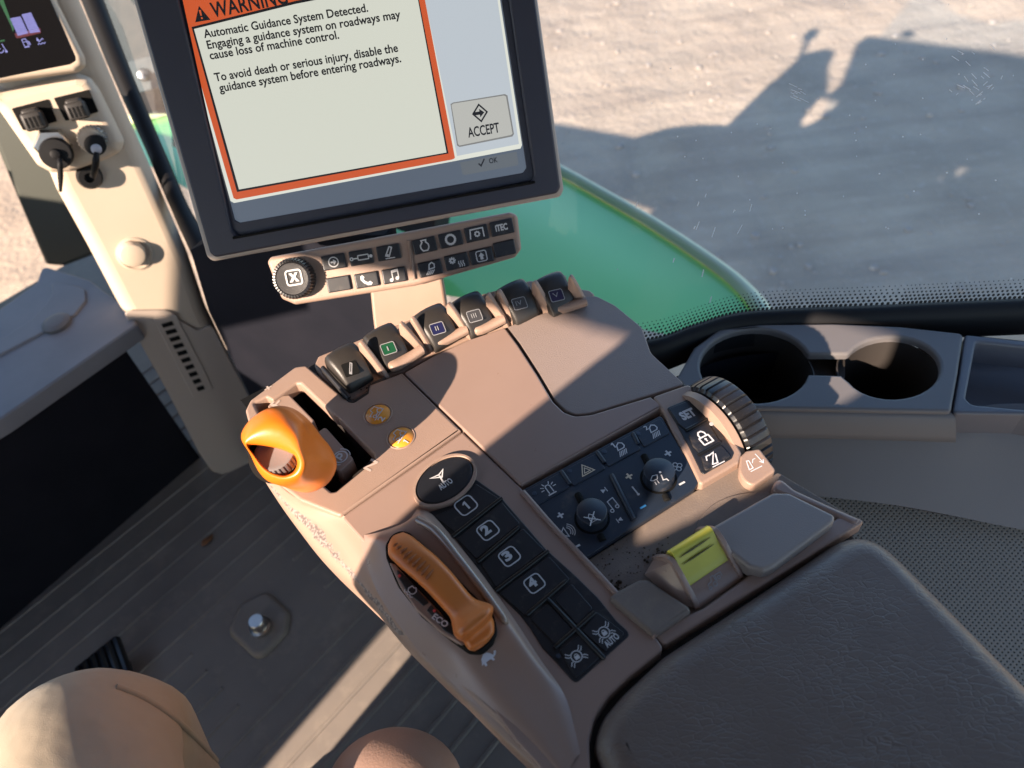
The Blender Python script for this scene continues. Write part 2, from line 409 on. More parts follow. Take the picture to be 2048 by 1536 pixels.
def text(name, s, p0, p1, hpx, pl, m, parent, bold=.015, lift=.0003, sp=1.0, skew=0):
    """text whose baseline runs from pixel p0 to pixel p1, cap height hpx"""
    global CAP
    if CAP is None:
        q = text_mesh('H'); CAP = max(v.co.y for v in q.vertices)
    me = text_mesh(s, bold, sp); P, x, y = pframe(p0, (p1[0] - p0[0], p1[1] - p0[1]), pl); Q = W(p1[0], p1[1], pl)
    xs = [v.co.x for v in me.vertices]; lo, hi = min(xs), max(xs); kx = (Q - P).length / (hi - lo); ky = hpx / ppm(P, y) / CAP
    for v in me.vertices: v.co = V(((v.co.x - lo) * kx + skew * v.co.y * ky, v.co.y * ky, lift))
    return new(name, me, m, parent, Matrix(((x.x, y.x, pl.n.x, P.x), (x.y, y.y, pl.n.y, P.y), (x.z, y.z, pl.n.z, P.z), (0, 0, 0, 1))))
def gear(cx, cy, r, w, teeth, tl):
    out = [('o', cx, cy, r, w)]
    for i in range(teeth):
        a = 2 * pi * i / teeth; out.append(('l', w * 1.3, [(cx + r * cos(a), cy + r * sin(a)), (cx + (r + tl) * cos(a), cy + (r + tl) * sin(a))], False))
    return out

# ================================================================== STRUCTURE
def plate(name, pts, mat, parent=None, th=.02, bev=0):
    """flat polygon of world points given thickness away from the camera"""
    n = (pts[1] - pts[0]).cross(pts[2] - pts[0]).normalized()
    if n.dot(EYE - pts[0]) < 0: n = -n
    pl = PL(pts[0], n); e1, e2 = basis(pl)
    q = [loc2(p, pl, e1, e2) for p in pts]
    me = slab_mesh(q, [], th, bev)
    return new(name, me, mat, parent, Matrix(((e1.x, e2.x, n.x, pl.p.x), (e1.y, e2.y, n.y, pl.p.y), (e1.z, e2.z, n.z, pl.p.z), (0, 0, 0, 1))))

GZ = -1.8
def ground_mat():
    m = mat('sandy ground', (.47, .365, .265), .9, .2, var=(1.1, (.32, .245, .18), .9), bump=(2.2, .5, .12), bump2=(26, .55, .03))
    t = m.node_tree; n, L = t.nodes, t.links; b = n['Principled BSDF']
    co = n.new('ShaderNodeTexCoord').outputs['Object']
    src = b.inputs['Base Color'].links[0].from_socket
    nz = n.new('ShaderNodeTexNoise'); nz.inputs['Scale'].default_value = 14; nz.inputs['Detail'].default_value = 8; nz.inputs['Roughness'].default_value = .75; L.new(co, nz.inputs['Vector'])
    mr = n.new('ShaderNodeMapRange'); mr.inputs[1].default_value = .54; mr.inputs[2].default_value = .72; L.new(nz.outputs[0], mr.inputs[0])
    mx = n.new('ShaderNodeMix'); mx.data_type = 'RGBA'; L.new(mr.outputs[0], mx.inputs[0]); L.new(src, mx.inputs[6]); mx.inputs[7].default_value = (.50, .40, .32, 1)
    vo = n.new('ShaderNodeTexVoronoi'); vo.inputs['Scale'].default_value = 16; L.new(co, vo.inputs['Vector'])
    m2 = n.new('ShaderNodeMapRange'); m2.inputs[1].default_value = .16; m2.inputs[2].default_value = .1; L.new(vo.outputs['Distance'], m2.inputs[0])
    m3 = n.new('ShaderNodeMath'); m3.operation = 'MULTIPLY'; m3.inputs[1].default_value = .18; L.new(m2.outputs[0], m3.inputs[0])
    mz = n.new('ShaderNodeMix'); mz.data_type = 'RGBA'; L.new(m3.outputs[0], mz.inputs[0]); L.new(mx.outputs[2], mz.inputs[6]); mz.inputs[7].default_value = (.55, .5, .44, 1)
    wp = n.new('ShaderNodeMapping'); wp.inputs['Rotation'].default_value = (0, 0, R(33)); wp.inputs['Scale'].default_value = (.35, 3.2, 1); L.new(co, wp.inputs[0])
    wn = n.new('ShaderNodeTexNoise'); wn.inputs['Scale'].default_value = 1.3; wn.inputs['Detail'].default_value = 7; wn.inputs['Roughness'].default_value = .65; L.new(wp.outputs[0], wn.inputs['Vector'])
    wr = n.new('ShaderNodeMapRange'); wr.inputs[1].default_value = .45; wr.inputs[2].default_value = .68; wr.inputs[4].default_value = .45; L.new(wn.outputs[0], wr.inputs[0])
    wx_ = n.new('ShaderNodeMix'); wx_.data_type = 'RGBA'; L.new(wr.outputs[0], wx_.inputs[0]); L.new(mz.outputs[2], wx_.inputs[6]); wx_.inputs[7].default_value = (.24, .185, .145, 1)
    L.new(wx_.outputs[2], b.inputs['Base Color'])
    return m
bm = bmesh.new(); bmesh.ops.create_grid(bm, x_segments=2, y_segments=2, size=150)
gr = mesh_obj('ground', bm, ground_mat(), None, Matrix.Translation((0, 20, GZ)))
struct(gr, 'pale sandy gravel yard outside the cab windows', 'ground')

# loose stones on the ground near the window
M_stone = mat('stone', (.38, .31, .25), .85, .2, var=(20, (.36, .3, .25), .8))
bm = bmesh.new()
for i in range(420):
    x = random.uniform(-1.5, 5); y = random.uniform(2.2, 8.5); s_ = random.uniform(.008, .028)
    q = bmesh.ops.create_icosphere(bm, subdivisions=1, radius=s_)
    sx, sy, sz = random.uniform(.7, 1.4), random.uniform(.7, 1.4), random.uniform(.4, .8)
    for v in q['verts']: v.co = V((v.co.x * sx + x, v.co.y * sy + y, v.co.z * sz + GZ + s_ * .25)) + V((random.uniform(-.2, .2), random.uniform(-.2, .2), 0)) * s_
st = mesh_obj('gravel', bm, M_stone, None); tag(st, 'loose pale stones scattered over the sandy yard', 'gravel', kind='stuff')

# cab floor with ribbed mat
def floor_mat():
    return mat('ribbed floor mat', (.235, .20, .172), .62, .4, var=(5, (.165, .145, .13), .8), bump=(700, .35, .0008), dust=(11, (.33, .28, .23), .52, .85))
M_floor = floor_mat()
hd = R(46); fx = V((sin(hd), cos(hd), 0)); fy = V((-cos(hd), sin(hd), 0))        # along and across the ribs
fo = W(520, 1240, Zp(0))
bm = bmesh.new(); box(bm, (-.48, 0, -.03), (1.64, 2.4, .06), fr((fo.x, fo.y, -.0), fx, (0, 0, 1)))
MF = fr((fo.x, fo.y, 0), fx, (0, 0, 1))
for k in range(-10, 17):
    y = k * .042
    spans = [(-.62, .33)] if not (-2 <= k <= 1) else [(-.62, -.10), (.10, .33)]
    if k > 9: spans = [(-.40 + (k - 9) * .016, .33)]
    for a, b in spans:
        r_ = bmesh.ops.create_cube(bm, size=1)
        for v in r_['verts']:
            tp = v.co.z > 0
            v.co = V(((a + b) / 2 + v.co.x * (b - a - (.01 if tp else 0)), y + v.co.y * (.004 if tp else .009), .0022 if tp else -.001))
        bmesh.ops.transform(bm, matrix=MF, verts=r_['verts'])
fl = mesh_obj('floor', bm, M_floor, None, None, 30); struct(fl, 'dusty dark rubber cab floor mat with raised parallel ribs', 'floor')
fl.data.transform(Matrix.Translation(-fo)); fl.location = fo

# raised boss and bolt on the floor
t = thing('floor_bolt', 'shiny round bolt on a raised square boss of the ribbed floor', 'bolt', fo)
slab('boss', [(452, 1262), (478, 1205), (532, 1178), (578, 1222), (572, 1262), (516, 1322)], Zp(0), .010, .02, M_floor, t, .008, .02)
bp = W(518, 1250, Zp(.02))
lathe_obj('bolt_head', [(.017, 0), (.017, .006), (.013, .008), (.0125, .024), (.011, .026)], Matrix.Translation((bp.x, bp.y, .010)), M_metal, t, 24)
# pedal
pc = W(212, 1348, Zp(.03)); t = thing('foot_pedal', 'black ribbed foot pedal in front of the driver knee', 'pedal', (pc.x, pc.y, 0))
Mp = fr((pc.x, pc.y, .035), (sin(R(62)), cos(R(62)), 0), (-.2, -.25, .9))
bm = bmesh.new(); box(bm, (0, 0, 0), (.08, .075, .014), Mp, .004); mesh_obj('pedal_pad', bm, M_blackg, t)
bm = bmesh.new()
for k in range(5): box(bm, (-.03 + .015 * k, 0, .009), (.007, .066, .006), Mp, .0015)
mesh_obj('tread', bm, M_seal, t)
bm = bmesh.new(); box(bm, (0, 0, -.03), (.03, .03, .05), Mp, .003); mesh_obj('stalk', bm, M_seal, t)
# leaf scrap on the floor
lp = W(414, 1083, Zp(.004)); bm = bmesh.new()
vs2 = [bm.verts.new(p) for p in ((-.012, 0, 0), (-.004, .006, .003), (.008, .005, .002), (.016, 0, .004), (.007, -.005, .001), (-.005, -.006, .002))]
bm.faces.new(vs2); o = mesh_obj('dry_leaf', bm, mat('dry leaf', (.2, .09, .045), .8, .2), None, Matrix.Translation(lp) @ Matrix.Rotation(.8, 4, 'Z'))
sm = o.modifiers.new('s', 'SOLIDIFY'); sm.thickness = .001
tag(o, 'small curled brown leaf scrap lying on the ribbed floor', 'leaf')

# left-hand footwell wall, step ledge beyond it
F0, F1 = W(-260, 1480, Zp(0)), W(400, 915, Zp(0)); wn = (F1 - F0).cross(V((0, 0, 1))).normalized(); PW = PL(F0, wn)
T0, T1 = W(-200, 955, PW), W(262, 652, PW); zt = (T0.z + T1.z) / 2
o = plate('footwell_wall', [F0, F1, V((F1.x, F1.y, zt)) , V((F0.x, F0.y, zt))], M_wall, None, .03)
tag(o, 'black footwell wall below the grey step left of the cab post', 'wall panel')
PLg = Zp(zt + .004)
t = thing('step_ledge', 'dusty grey plastic step ledge outside the left window', 'ledge', W(120, 700, PLg))
slab('ledge_plate', [(-60, 660), (72, 566), (84, 530), (180, 560), (250, 612), (275, 648), (0, 838), (-90, 892)], PLg, 0, .03, M_ledge, t, .004, .01)
slab('ledge_rib', [(-60, 740), (70, 672), (150, 628), (172, 600), (170, 578), (152, 570), (100, 562), (104, 585), (92, 606), (60, 640), (-60, 715)], PLg, .004, .02, M_ledge, t, .003, .012)
lathe_obj('plug', [(.022, -.02), (.022, .001), (.018, .004), (.012, .005)], Matrix.Translation(W(112, 645, PLg.up(.005))), M_sill, t, 28)

# green-black pillar outside, left
PP = PL(D(60, 500, 1.62), (.1, -.93, .25))
o = slab('exterior_pillar', [(-90, 130), (-40, 215), (26, 380), (90, 531), (128, 534), (190, 510), (240, 600), (60, 250), (-20, 60)], PP, 0, .06, M_olive, None, .01, .01)
tag(o, 'dark olive pillar outside the cab left of the cream post', 'pillar')

# ================================================================== CREAM CAB POST
pb = W(450, 945, Zp(0)); PO = PL(pb, (.40, -.88, .22))
post = thing('cab_post', 'cream trimmed cab post with sockets, round cap and slotted vent', 'cab post', (pb.x, pb.y, 0))
slab('post_trim', [(-140, -150), (-60, 80), (60, 300), (100, 352), (113, 384), (175, 495), (234, 607), (262, 655), (330, 780), (396, 905), (424, 944), (446, 949), (500, 930), (502, 905), (495, 788), (415, 622), (378, 512), (321, 380), (246, 210), (150, -20), (95, -150)], PO, 0, .05, M_cream, post, .022, .02, res=6)
# lower insert with the vent, slightly recessed look: a darker plate standing 2 mm proud with a slot row
slab('lower_cover', [(248, 626), (264, 621), (332, 620), (348, 624), (360, 640), (398, 662), (424, 648), (497, 790), (503, 905), (500, 931), (446, 950), (424, 944), (398, 905), (332, 778), (260, 650)], PO, .004, .004, mat('taupe post trim', (.40, .335, .285), .5, .4, bump=(700, .2, .0004)), post, .002, .012)
slab('vent_frame', [(306, 636), (352, 628), (428, 778), (386, 796)], PO, .006, .004, mat('taupe vent trim', (.40, .335, .285), .5, .4), post, .0012, .004)
vslots = []
for k in range(10):
    f = k / 9; a = V((322 + 70 * f, 648 + 127 * f)); b = V((344 + 62 * f, 642 + 128 * f)); u = V((6.3, 11.2))
    vslots.append([(a.x, a.y), (b.x, b.y), (b.x + u.x * .72, b.y + u.y * .72), (a.x + u.x * .72, a.y + u.y * .72)])
me_all = bmesh.new(); pu = PO.up(.0065); e1, e2 = basis(pu)
for q in vslots:
    o2 = [loc2(W(x, y, pu), PL(pb, pu.n), e1, e2) for x, y in q]
    me_all.faces.new([me_all.verts.new((p.x, p.y, (W(q[0][0], q[0][1], pu) - pb).dot(pu.n))) for p in o2])
mesh_obj('vent_slots', me_all, M_void, post, Matrix(((e1.x, e2.x, pu.n.x, pb.x), (e1.y, e2.y, pu.n.y, pb.y), (e1.z, e2.z, pu.n.z, pb.z), (0, 0, 0, 1))))
def on_plane(c, pl, h=0):
    q = pl.up(h); e1, e2 = basis(q); P = W(c[0], c[1], q)
    return Matrix(((e1.x, e2.x, q.n.x, P.x), (e1.y, e2.y, q.n.y, P.y), (e1.z, e2.z, q.n.z, P.z), (0, 0, 0, 1))), 1 / ppm(P, e1)
Mx, k = on_plane((270, 508), PO, 0)
lathe_obj('cap_rim', [(38 * k, 0), (37 * k, .002), (33 * k, .003), (31 * k, .001)], Mx, M_cream, post, 36)
Mx, k = on_plane((264, 506), PO, 0)
lathe_obj('round_cap', [(28 * k, 0), (27 * k, .010), (24 * k, .014), (14 * k, .016)], Mx, M_cream, post, 36)
# socket plate
PS = PL(W(125, 260, PO.up(.03)), PO.n * .9 + V((0, -.2, .2)))
pan = slab('socket_plate', [(-60, 178), (0, 182), (150, 146), (178, 156), (196, 182), (245, 285), (240, 305), (216, 318), (140, 345), (100, 347), (72, 332), (-10, 215), (-60, 205)], PS, 0, .07, M_cream, post, .014, .012, res=5)
def plug(c, w, h, sq):
    slab('socket_recess', sq, PS, .0015, .003, M_void, post, .0004, .002)
    Mx, k = on_plane(c, PS, 0)
    Mx = Mx @ Matrix.Rotation(.2, 4, 'Z')
    bm = bmesh.new(); box(bm, (0, 0, .012), (w * k, h * k, .024), None, .004, 3)
    box(bm, (0, .42 * h * k, .010), (w * .8 * k, h * .5 * k, .022), None, .004, 3)
    p = mesh_obj('plug_body', bm, mat('grey plug plastic', (.03, .028, .027), .5, .4), post, Mx)
    bm = bmesh.new()
    for i in range(4): box(bm, ((-.3 + .2 * i) * w * k, -.05 * h * k, .0242), (.09 * w * k, .55 * h * k, .001), None)
    mesh_obj('plug_slots', bm, M_void, p, Mx)
plug((72, 240), 44, 40, [(23, 217), (96, 198), (114, 243), (46, 261)])
plug((157, 220), 42, 38, [(107, 196), (178, 179), (197, 224), (131, 242)])
Mx, k = on_plane((108, 292), PS, 0)
lathe_obj('socket_nut', [(40 * k, 0), (40 * k, .008), (35 * k, .012), (30 * k, .012)], Mx, M_metal, post, 6)
Mx, k = on_plane((114, 306), PS, .012)
lathe_obj('dust_cap', [(34 * k, 0), (34 * k, .010), (31 * k, .013), (12 * k, .0135), (10 * k, .019), (6 * k, .02)], Mx, M_seal, post, 32)
tube_obj('cap_strap', [W(119, 318, PS.up(.030)), W(120, 330, PS.up(.034)), W(121, 355, PS.up(.028)), W(121, 383, PS.up(.022))], [.003, .0035, .0035, .002], M_seal, post, 8)
Mx, k = on_plane((187, 277), PS, 0)
lathe_obj('knurled_ring', [(28 * k, 0, 1), (30 * k, .004, 1), (30 * k, .020, 1), (27 * k, .023, 1), (22 * k, .022)], Mx, mat('dark nickel', (.16, .155, .15), .4, .5, metal=.6), post, teeth=22, depth=.0012)
Mx, k = on_plane((191, 290), PS, .020)
lathe_obj('socket_core', [(22 * k, 0), (22 * k, .006), (12 * k, .007)], Mx, M_seal, post, 28)
Mx, k = on_plane((193, 298), PS, .026)
lathe_obj('cap_button', [(11 * k, 0), (11 * k, .003), (9 * k, .004)], Mx, mat('pale button', (.42, .42, .47), .5), post, 24)
tube_obj('cap_strap', [W(194, 306, PS.up(.03)), W(192, 320, PS.up(.034)), W(190, 336, PS.up(.026)), W(186, 352, PS.up(.012))], [.0035, .0045, .0045, .004], M_seal, post, 8)
Mx, k = on_plane((179, 352), PO, .004)
lathe_obj('rubber_eyelet', [(27 * k, 0), (27 * k, .006), (22 * k, .012), (11 * k, .012), (10 * k, .004)], Mx, M_seal, post, 28)

# ------------------------------------------------------------------ display on the cab post
PDn = V((.34, -.85, .40)); PDc = PL(W(100, 60, PO.up(.045)), PDn)
cdp = thing('corner_display', 'small dark gauge display in a cream frame on the cab post', 'gauge display', PDc.p)
slab('frame', [(-330, -330), (60, -330), (88, -70), (109, 0), (165, 112), (167, 130), (150, 143), (0, 163), (-160, 185)], PDc, 0, .03, M_cream, cdp, .007, .009, res=5)
scr = slab('screen', [(-300, -330), (50, -330), (78, -70), (101, 0), (151, 113), (152, 122), (140, 129), (0, 156), (-150, 178)], PDc, .0005, .004, mat('black screen glass', (.006, .006, .007), .12, .5), cdp, .0008, .006)
PDu = PDc.up(.0009)
M_lav = emis('lavender gauge light', (152, 150, 222)); M_lav2 = emis('pale gauge light', (160, 160, 228)); M_red = emis('red gauge light', (105, 32, 42)); M_grn = emis('green gauge light', (40, 105, 62))
def poly(name, px, pl, m, parent, lift=0):
    q = pl.up(lift); e1, e2 = basis(q); P0 = W(px[0][0], px[0][1], q); pts = [loc2(W(x, y, q), PL(P0, q.n), e1, e2) for x, y in px]
    p3 = [V((p.x, p.y, 0)) for p in pts]
    fs = []
    for t_ in tessellate_polygon([p3]):
        t_ = list(t_)
        if (pts[t_[1]] - pts[t_[0]]).cross(pts[t_[2]] - pts[t_[0]]) < 0: t_.reverse()
        fs.append(t_)
    me = bpy.data.meshes.new('m'); me.from_pydata([tuple(p) for p in p3], [], fs); me.update()
    return new(name, me, m, parent, Matrix(((e1.x, e2.x, q.n.x, P0.x), (e1.y, e2.y, q.n.y, P0.y), (e1.z, e2.z, q.n.z, P0.z), (0, 0, 0, 1))))
poly('tank_base', [(29, 67), (80, 56), (82, 66), (40, 76), (32, 76)], PDu, M_red, scr)
def bars(nm, tl, tr, br, bl, n=11):
    bm = bmesh.new(); q = PDu.up(.0002); P0 = W(tl[0], tl[1], q); e1, e2 = basis(q)
    tl, tr, br, bl = V(tl), V(tr), V(br), V(bl)
    for i in range(n):
        a, b = i / n, (i + .8) / n
        bm.faces.new([bm.verts.new((*loc2(W(p.x, p.y, q), PL(P0, q.n), e1, e2), 0)) for p in (tl.lerp(bl, b), tr.lerp(br, b), tr.lerp(br, a), tl.lerp(bl, a))])
    mesh_obj(nm, bm, M_lav, scr, Matrix(((e1.x, e2.x, q.n.x, P0.x), (e1.y, e2.y, q.n.y, P0.y), (e1.z, e2.z, q.n.z, P0.z), (0, 0, 0, 1))))
bars('fuel_gauge', (20, 37), (41, 33), (57, 67), (36, 72)); bars('fluid_gauge', (43, 29), (62, 25), (81, 64), (60, 67))
poly('green_scale', [(-10, -30), (-4, -30), (28, 58), (26, 64), (22, 52), (-6, -6)], PDu, M_grn, scr); poly('green_mark', [(-20, 85), (9, 79), (10, 82), (-20, 88)], PDu, M_grn, scr)
icon('fuel_pump_icon', (52, 86), (10, -2), 17, PDu, [('l', .1, [(-.4, -.5), (.25, -.5)], False), ('r', -.08, .03, .5, .95, .06, .09), ('l', .08, [(.2, .25), (.45, .05), (.45, -.3), (.33, -.3), (.33, 0), (.2, 0)], False), ('l', .08, [(-.25, .15), (.1, .15)], False)], M_lav2, scr)
icon('fluid_icon', (81, 81), (10, -2), 17, PDu, [('l', .09, [(-.5, -.45), (-.3, -.32), (-.1, -.45), (.1, -.32), (.3, -.45), (.5, -.32)], False), ('f', [(-.3, .45), (-.12, .1), (-.28, -.05), (-.45, .1)]), ('l', .1, [(-.3, -.15), (0, 0), (.3, .2), (.4, .05)], False)], M_lav2, scr)
icon('temperature_icon', (4, 98), (10, -2), 22, PDu, [('l', .08, [(.2, .5), (.3, -.25)], False), ('d', .3, -.3, .12), ('a', -.2, 0, .33, .08, 180, 340), ('l', .07, [(-.3, .05), (-.1, .05)], False)], M_lav2, scr)

# ================================================================== RIGHT WINDOW: seal, panel, glass, dots
zs = .52
wb = [W(*p, Zp(zs)) for p in ((820, 655), (1000, 690), (1180, 715), (1310, 702), (1390, 675), (1470, 651), (1570, 641), (1760, 634), (2048, 621), (2400, 606))]
# far left end of the window line climbs towards the cab post
wl = [D(165, -60, 1.25), D(235, 110, 1.24), D(300, 270, 1.22), D(360, 400, 1.18), D(430, 540, 1.10), D(560, 640, 1.0), D(700, 680, .93)]
out = V((.35, .94, 0))
win = thing('side_window', 'large clear side window with a dotted black border over the sill', 'window', wb[4])
low = [p for p in wb]
g0 = [p + V((.0, .012, .002)) for p in ([D(165, -60, 1.27), D(250, 130, 1.27), D(330, 330, 1.24), D(400, 470, 1.17), D(560, 620, 1.06)] + wb)]
rows = [g0, [p + V((.05, .11, .35)) for p in g0], [p + V((.10, .2, .80)) for p in g0], [p + V((.13, .24, 1.25)) for p in g0]]
loft('glass_pane', rows, M_glass, win, 60, 4)
# dots fritted on the inside of the pane
bm = bmesh.new(); gp = cr(g0, 900)
acc = 0; pos = []
for i in range(1, len(gp)):
    acc += (gp[i] - gp[i - 1]).length
    if acc > .0042: pos.append((gp[i], (gp[i] - gp[i - 1]).normalized())); acc = 0
for r_ in range(6):
    for i, (p, d) in enumerate(pos):
        if p.x < -.2: continue
        upd = V((.05, .11, .35)).normalized(); nn = d.cross(upd).normalized(); nn = nn if nn.dot(EYE - p) > 0 else -nn
        c = p + upd * (.006 + .0040 * r_) + d * (.0021 * (r_ % 2)) + nn * .002; rad = .0019 * (1 - r_ / 7.5)
        bm.faces.new([bm.verts.new(c + (d * cos(k * pi / 3) + upd * sin(k * pi / 3)) * rad) for k in range(6)])
mesh_obj('dotted_border', bm, M_seal, win)
sb_ = [p for p in g0]
loft('window_seal', [[p + V((0, .002, .003)) for p in sb_], [p + V((0, -.008, .004)) for p in sb_], [p + V((-.004, -.016, -.006)) for p in sb_], [p + V((-.004, -.020, -.03)) for p in sb_]], M_seal, win, 60, 3)
# black strip beside the post
tube_obj('post_seal', [D(150, -90, 1.2), D(185, 0, 1.2), D(245, 150, 1.18), D(310, 300, 1.16), D(362, 420, 1.13), D(420, 530, 1.08), D(470, 640, 1.05)], [.017, .017, .015, .013, .013, .018, .02], M_seal, win, 10)
# black panel below the window, behind the console
fa, fb = W(420, 960, Zp(0)), W(1250, 560, Zp(0))
top = [p + V((-.004, -.033, -.03)) for p in cr(g0, 40)]
bot = [V((p.x, p.y - .02, -.02)) for p in top]
o = loft('lower_cab_panel', [top, [a.lerp(b, .5) for a, b in zip(top, bot)], bot], M_wall, None, 40, 1)
tag(o, 'black cab panel below the window behind the control console', 'wall panel')

qa, qb = W(486, 938, Zp(0)), D(800, 700, .87); qb.z = 0; qn = (qb - qa).cross(V((0, 0, 1))); qn = qn if qn.dot(EYE - qa) > 0 else -qn
o = slab('post_side_panel', [(380, 500), (440, 470), (770, 470), (800, 690), (720, 790), (508, 936), (503, 905), (497, 788), (417, 622)], PL(qa, qn), 0, .02, M_wall, None, .001, .002)
tag(o, 'black panel filling the corner between the cream post and the console', 'wall panel')
# ------------------------------------------------------------------ cup holder sill
PSi = Zp(zs)
sill = thing('cup_holder_sill', 'grey side sill with two round cup holders joined by a channel', 'sill', W(1650, 740, PSi))
def ell(cx, cy, rx, ry, a0, a1, n, rot=0): 
    o_ = []
    for i in range(n + 1):
        a = R(a0 + (a1 - a0) * i / n); x, y = rx * cos(a), ry * sin(a); o_.append((cx + x * cos(rot) - y * sin(rot), cy + x * sin(rot) + y * cos(rot)))
    return o_
c1 = ell(1511, 731, 112, 73, -18, -342 + 35, 30, R(-4)); c2 = ell(1785, 735, 97, 62, 165, -165 - 345 + 330 + 170 - 340, 30, R(4))
hole = [(1621, 708)] + ell(1511, 731, 111, 74, -20, -335, 30) + [(1618, 748), (1683, 750)] + ell(1785, 735, 97, 62, 163, -163, 30)[1:-1] + [(1694, 708)]
slab('sill_top', [(1325, 800), (1352, 757), (1388, 695), (1438, 658), (1519, 648), (1665, 646), (1800, 652), (1928, 666), (1917, 743), (1903, 823), (1640, 818), (1512, 816)], PSi, 0, .008, M_sill, sill, .003, .006, [hole], .0)
cc = [W(1511, 731, PSi), W(1785, 735, PSi)]
for (px, rx) in (((1511, 731), 111), ((1785, 735), 97)):
    P = W(px[0], px[1], PSi); k = rx / ppm(P, V((1, 0, 0)))
    lathe_obj('cup_holder', [(k * .86, -.10), (k * 1.02, -.009), (k * 1.05, -.0095), (k * .9, -.104)][::1], Matrix.Translation(P), M_base, sill, 40)
poly('channel_floor', [(1618, 705), (1690, 705), (1690, 756), (1618, 756)], PSi.up(-.02), M_base, sill)
# front lip of the cup holder panel
def strip_px(nm, topp, botp, zt_, zb, m, par, th=.01, bev=.002):
    a = [W(x, y, Zp(zt_)) for x, y in topp]
    return a
lipT = [W(x, y, PSi.up(-.004)) for x, y in ((1330, 802), (1512, 817), (1640, 819), (1903, 825))]
lipB = [p + V((.006, -.016, -.028)) for p in lipT]
loft('sill_lip', [lipT, [a + V((.002, -.006, -.004)) for a in lipT], lipB, [p + V((0, .01, -.002)) for p in lipB]], M_sill, sill, 30, 3)
# tray next to it
M_sillb = mat('blue grey trim', (.10, .10, .115), .45, .45, bump=(900, .25, .0005))
tray = thing('storage_tray', 'grey open storage tray set into the sill beside the cup holders', 'tray', W(2000, 740, PSi))
slab('tray_top', [(1931, 668), (2060, 682), (2330, 712), (2330, 880), (2048, 828), (1906, 826), (1920, 744)], PSi, -.001, .03, M_sillb, tray, .003, .004, [[(1953, 683), (2300, 722), (2300, 850), (2048, 818), (1944, 808), (1932, 796)]], .006)
pb_ = [W(x, y, PSi.up(-.031)) for x, y in ((1935, 670), (2330, 712), (2330, 880), (1912, 822))]
plate('tray_floor', [p + V((0, 0, -.022)) for p in pb_], M_sillb, tray, .005)
bm = bmesh.new()
for i in range(4):
    a, b = pb_[i], pb_[(i + 1) % 4]; dn = V((0, 0, -.024)); bm.faces.new([bm.verts.new(p) for p in (a, b, b + dn, a + dn)])
mesh_obj('tray_wall', bm, M_sillb, tray)
# trim wall below the sill and perforated panel
a_ = [W(x, y, Zp(zs - .032)) for x, y in ((1250, 820), (1500, 835), (1890, 848), (2048, 835), (2420, 850))]
b_ = [D(1330, 935, .80), D(1590, 985, .76), D(1800, 1012, .745), D(2048, 1060, .735), D(2420, 1130, .72)]
o = loft('side_trim', [[p + V((0, .015, .004)) for p in a_], [p.lerp(q, .06) for p, q in zip(a_, b_)], [p.lerp(q, .5) for p, q in zip(a_, b_)], b_], M_sill, None, 40, 5)
tag(o, 'plain grey trim wall running below the cup holder sill', 'trim panel')
c_ = [D(1400, 1250, .72), D(1640, 1330, .68), D(1850, 1500, .66), D(2048, 1560, .65), D(2420, 1700, .62)]
P0, P1, P2, P3 = D(1300, 920, .80) , D(2420, 1130, .715), D(2420, 1800, .64), D(1300, 1500, .71)
o = plate('perforated_panel', [P0 + FW * .006, P1 + FW * .006, P2, D(1330, 1500, .715)], M_perf, None, .01)
tag(o, 'grey perforated trim panel right of the leather armrest', 'trim panel')

# ================================================================== OUTSIDE
# green fender
def fpt(l, z): return [W(x, y, Zp(z)) for x, y in l]
lipo = [(180, 262), (290, 234), (420, 205), (620, 200), (850, 240), (1000, 290), (1080, 322), (1140, 352), (1215, 394), (1310, 449), (1410, 514), (1490, 574), (1545, 638), (1590, 720)]
fend = thing('green_fender', 'curved green tractor fender with a pale edge seen through the window', 'fender', W(1200, 500, Zp(0)))
L0 = fpt(lipo, 0); cen = W(700, 700, Zp(-.2))
def shrink(L_, f, dz): return [p.lerp(V((cen.x, cen.y, p.z)), f) + V((0, 0, dz)) for p in L_]
loft('fender_lip', [shrink(L0, -.014, -.06), shrink(L0, -.010, -.002), shrink(L0, 0, .020), shrink(L0, .022, .024), shrink(L0, .034, .006)], M_lip, fend, 60, 3)
loft('fender_skin', [shrink(L0, .030, .002), shrink(L0, .15, .010), shrink(L0, .4, .03), shrink(L0, .8, .04), shrink(L0, .98, .04)], M_green, fend, 60, 5)
# mesh grille and bolt left of the big display
PG = PL(D(260, 110, 1.75), (.1, -.85, .5))
gri = thing('hood_grille', 'grey mesh grille with a bolt outside between post and display', 'grille', PG.p)
slab('mesh_screen', [(150, -80), (420, -80), (420, 225), (285, 228), (235, 110)], PG, 0, .01, M_grille, gri, .001, .002)
slab('grille_rail', [(232, 128), (420, 82), (420, 150), (262, 190)], PG, .006, .008, mat('grey rail', (.10, .12, .12), .5), gri, .002, .002)
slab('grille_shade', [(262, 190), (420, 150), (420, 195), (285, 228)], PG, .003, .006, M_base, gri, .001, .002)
Mx, k = on_plane((287, 150), PG, .006); lathe_obj('bolt', [(14 * k, 0), (13 * k, .006), (9 * k, .012), (3 * k, .013)], Mx, M_metal, gri, 20)
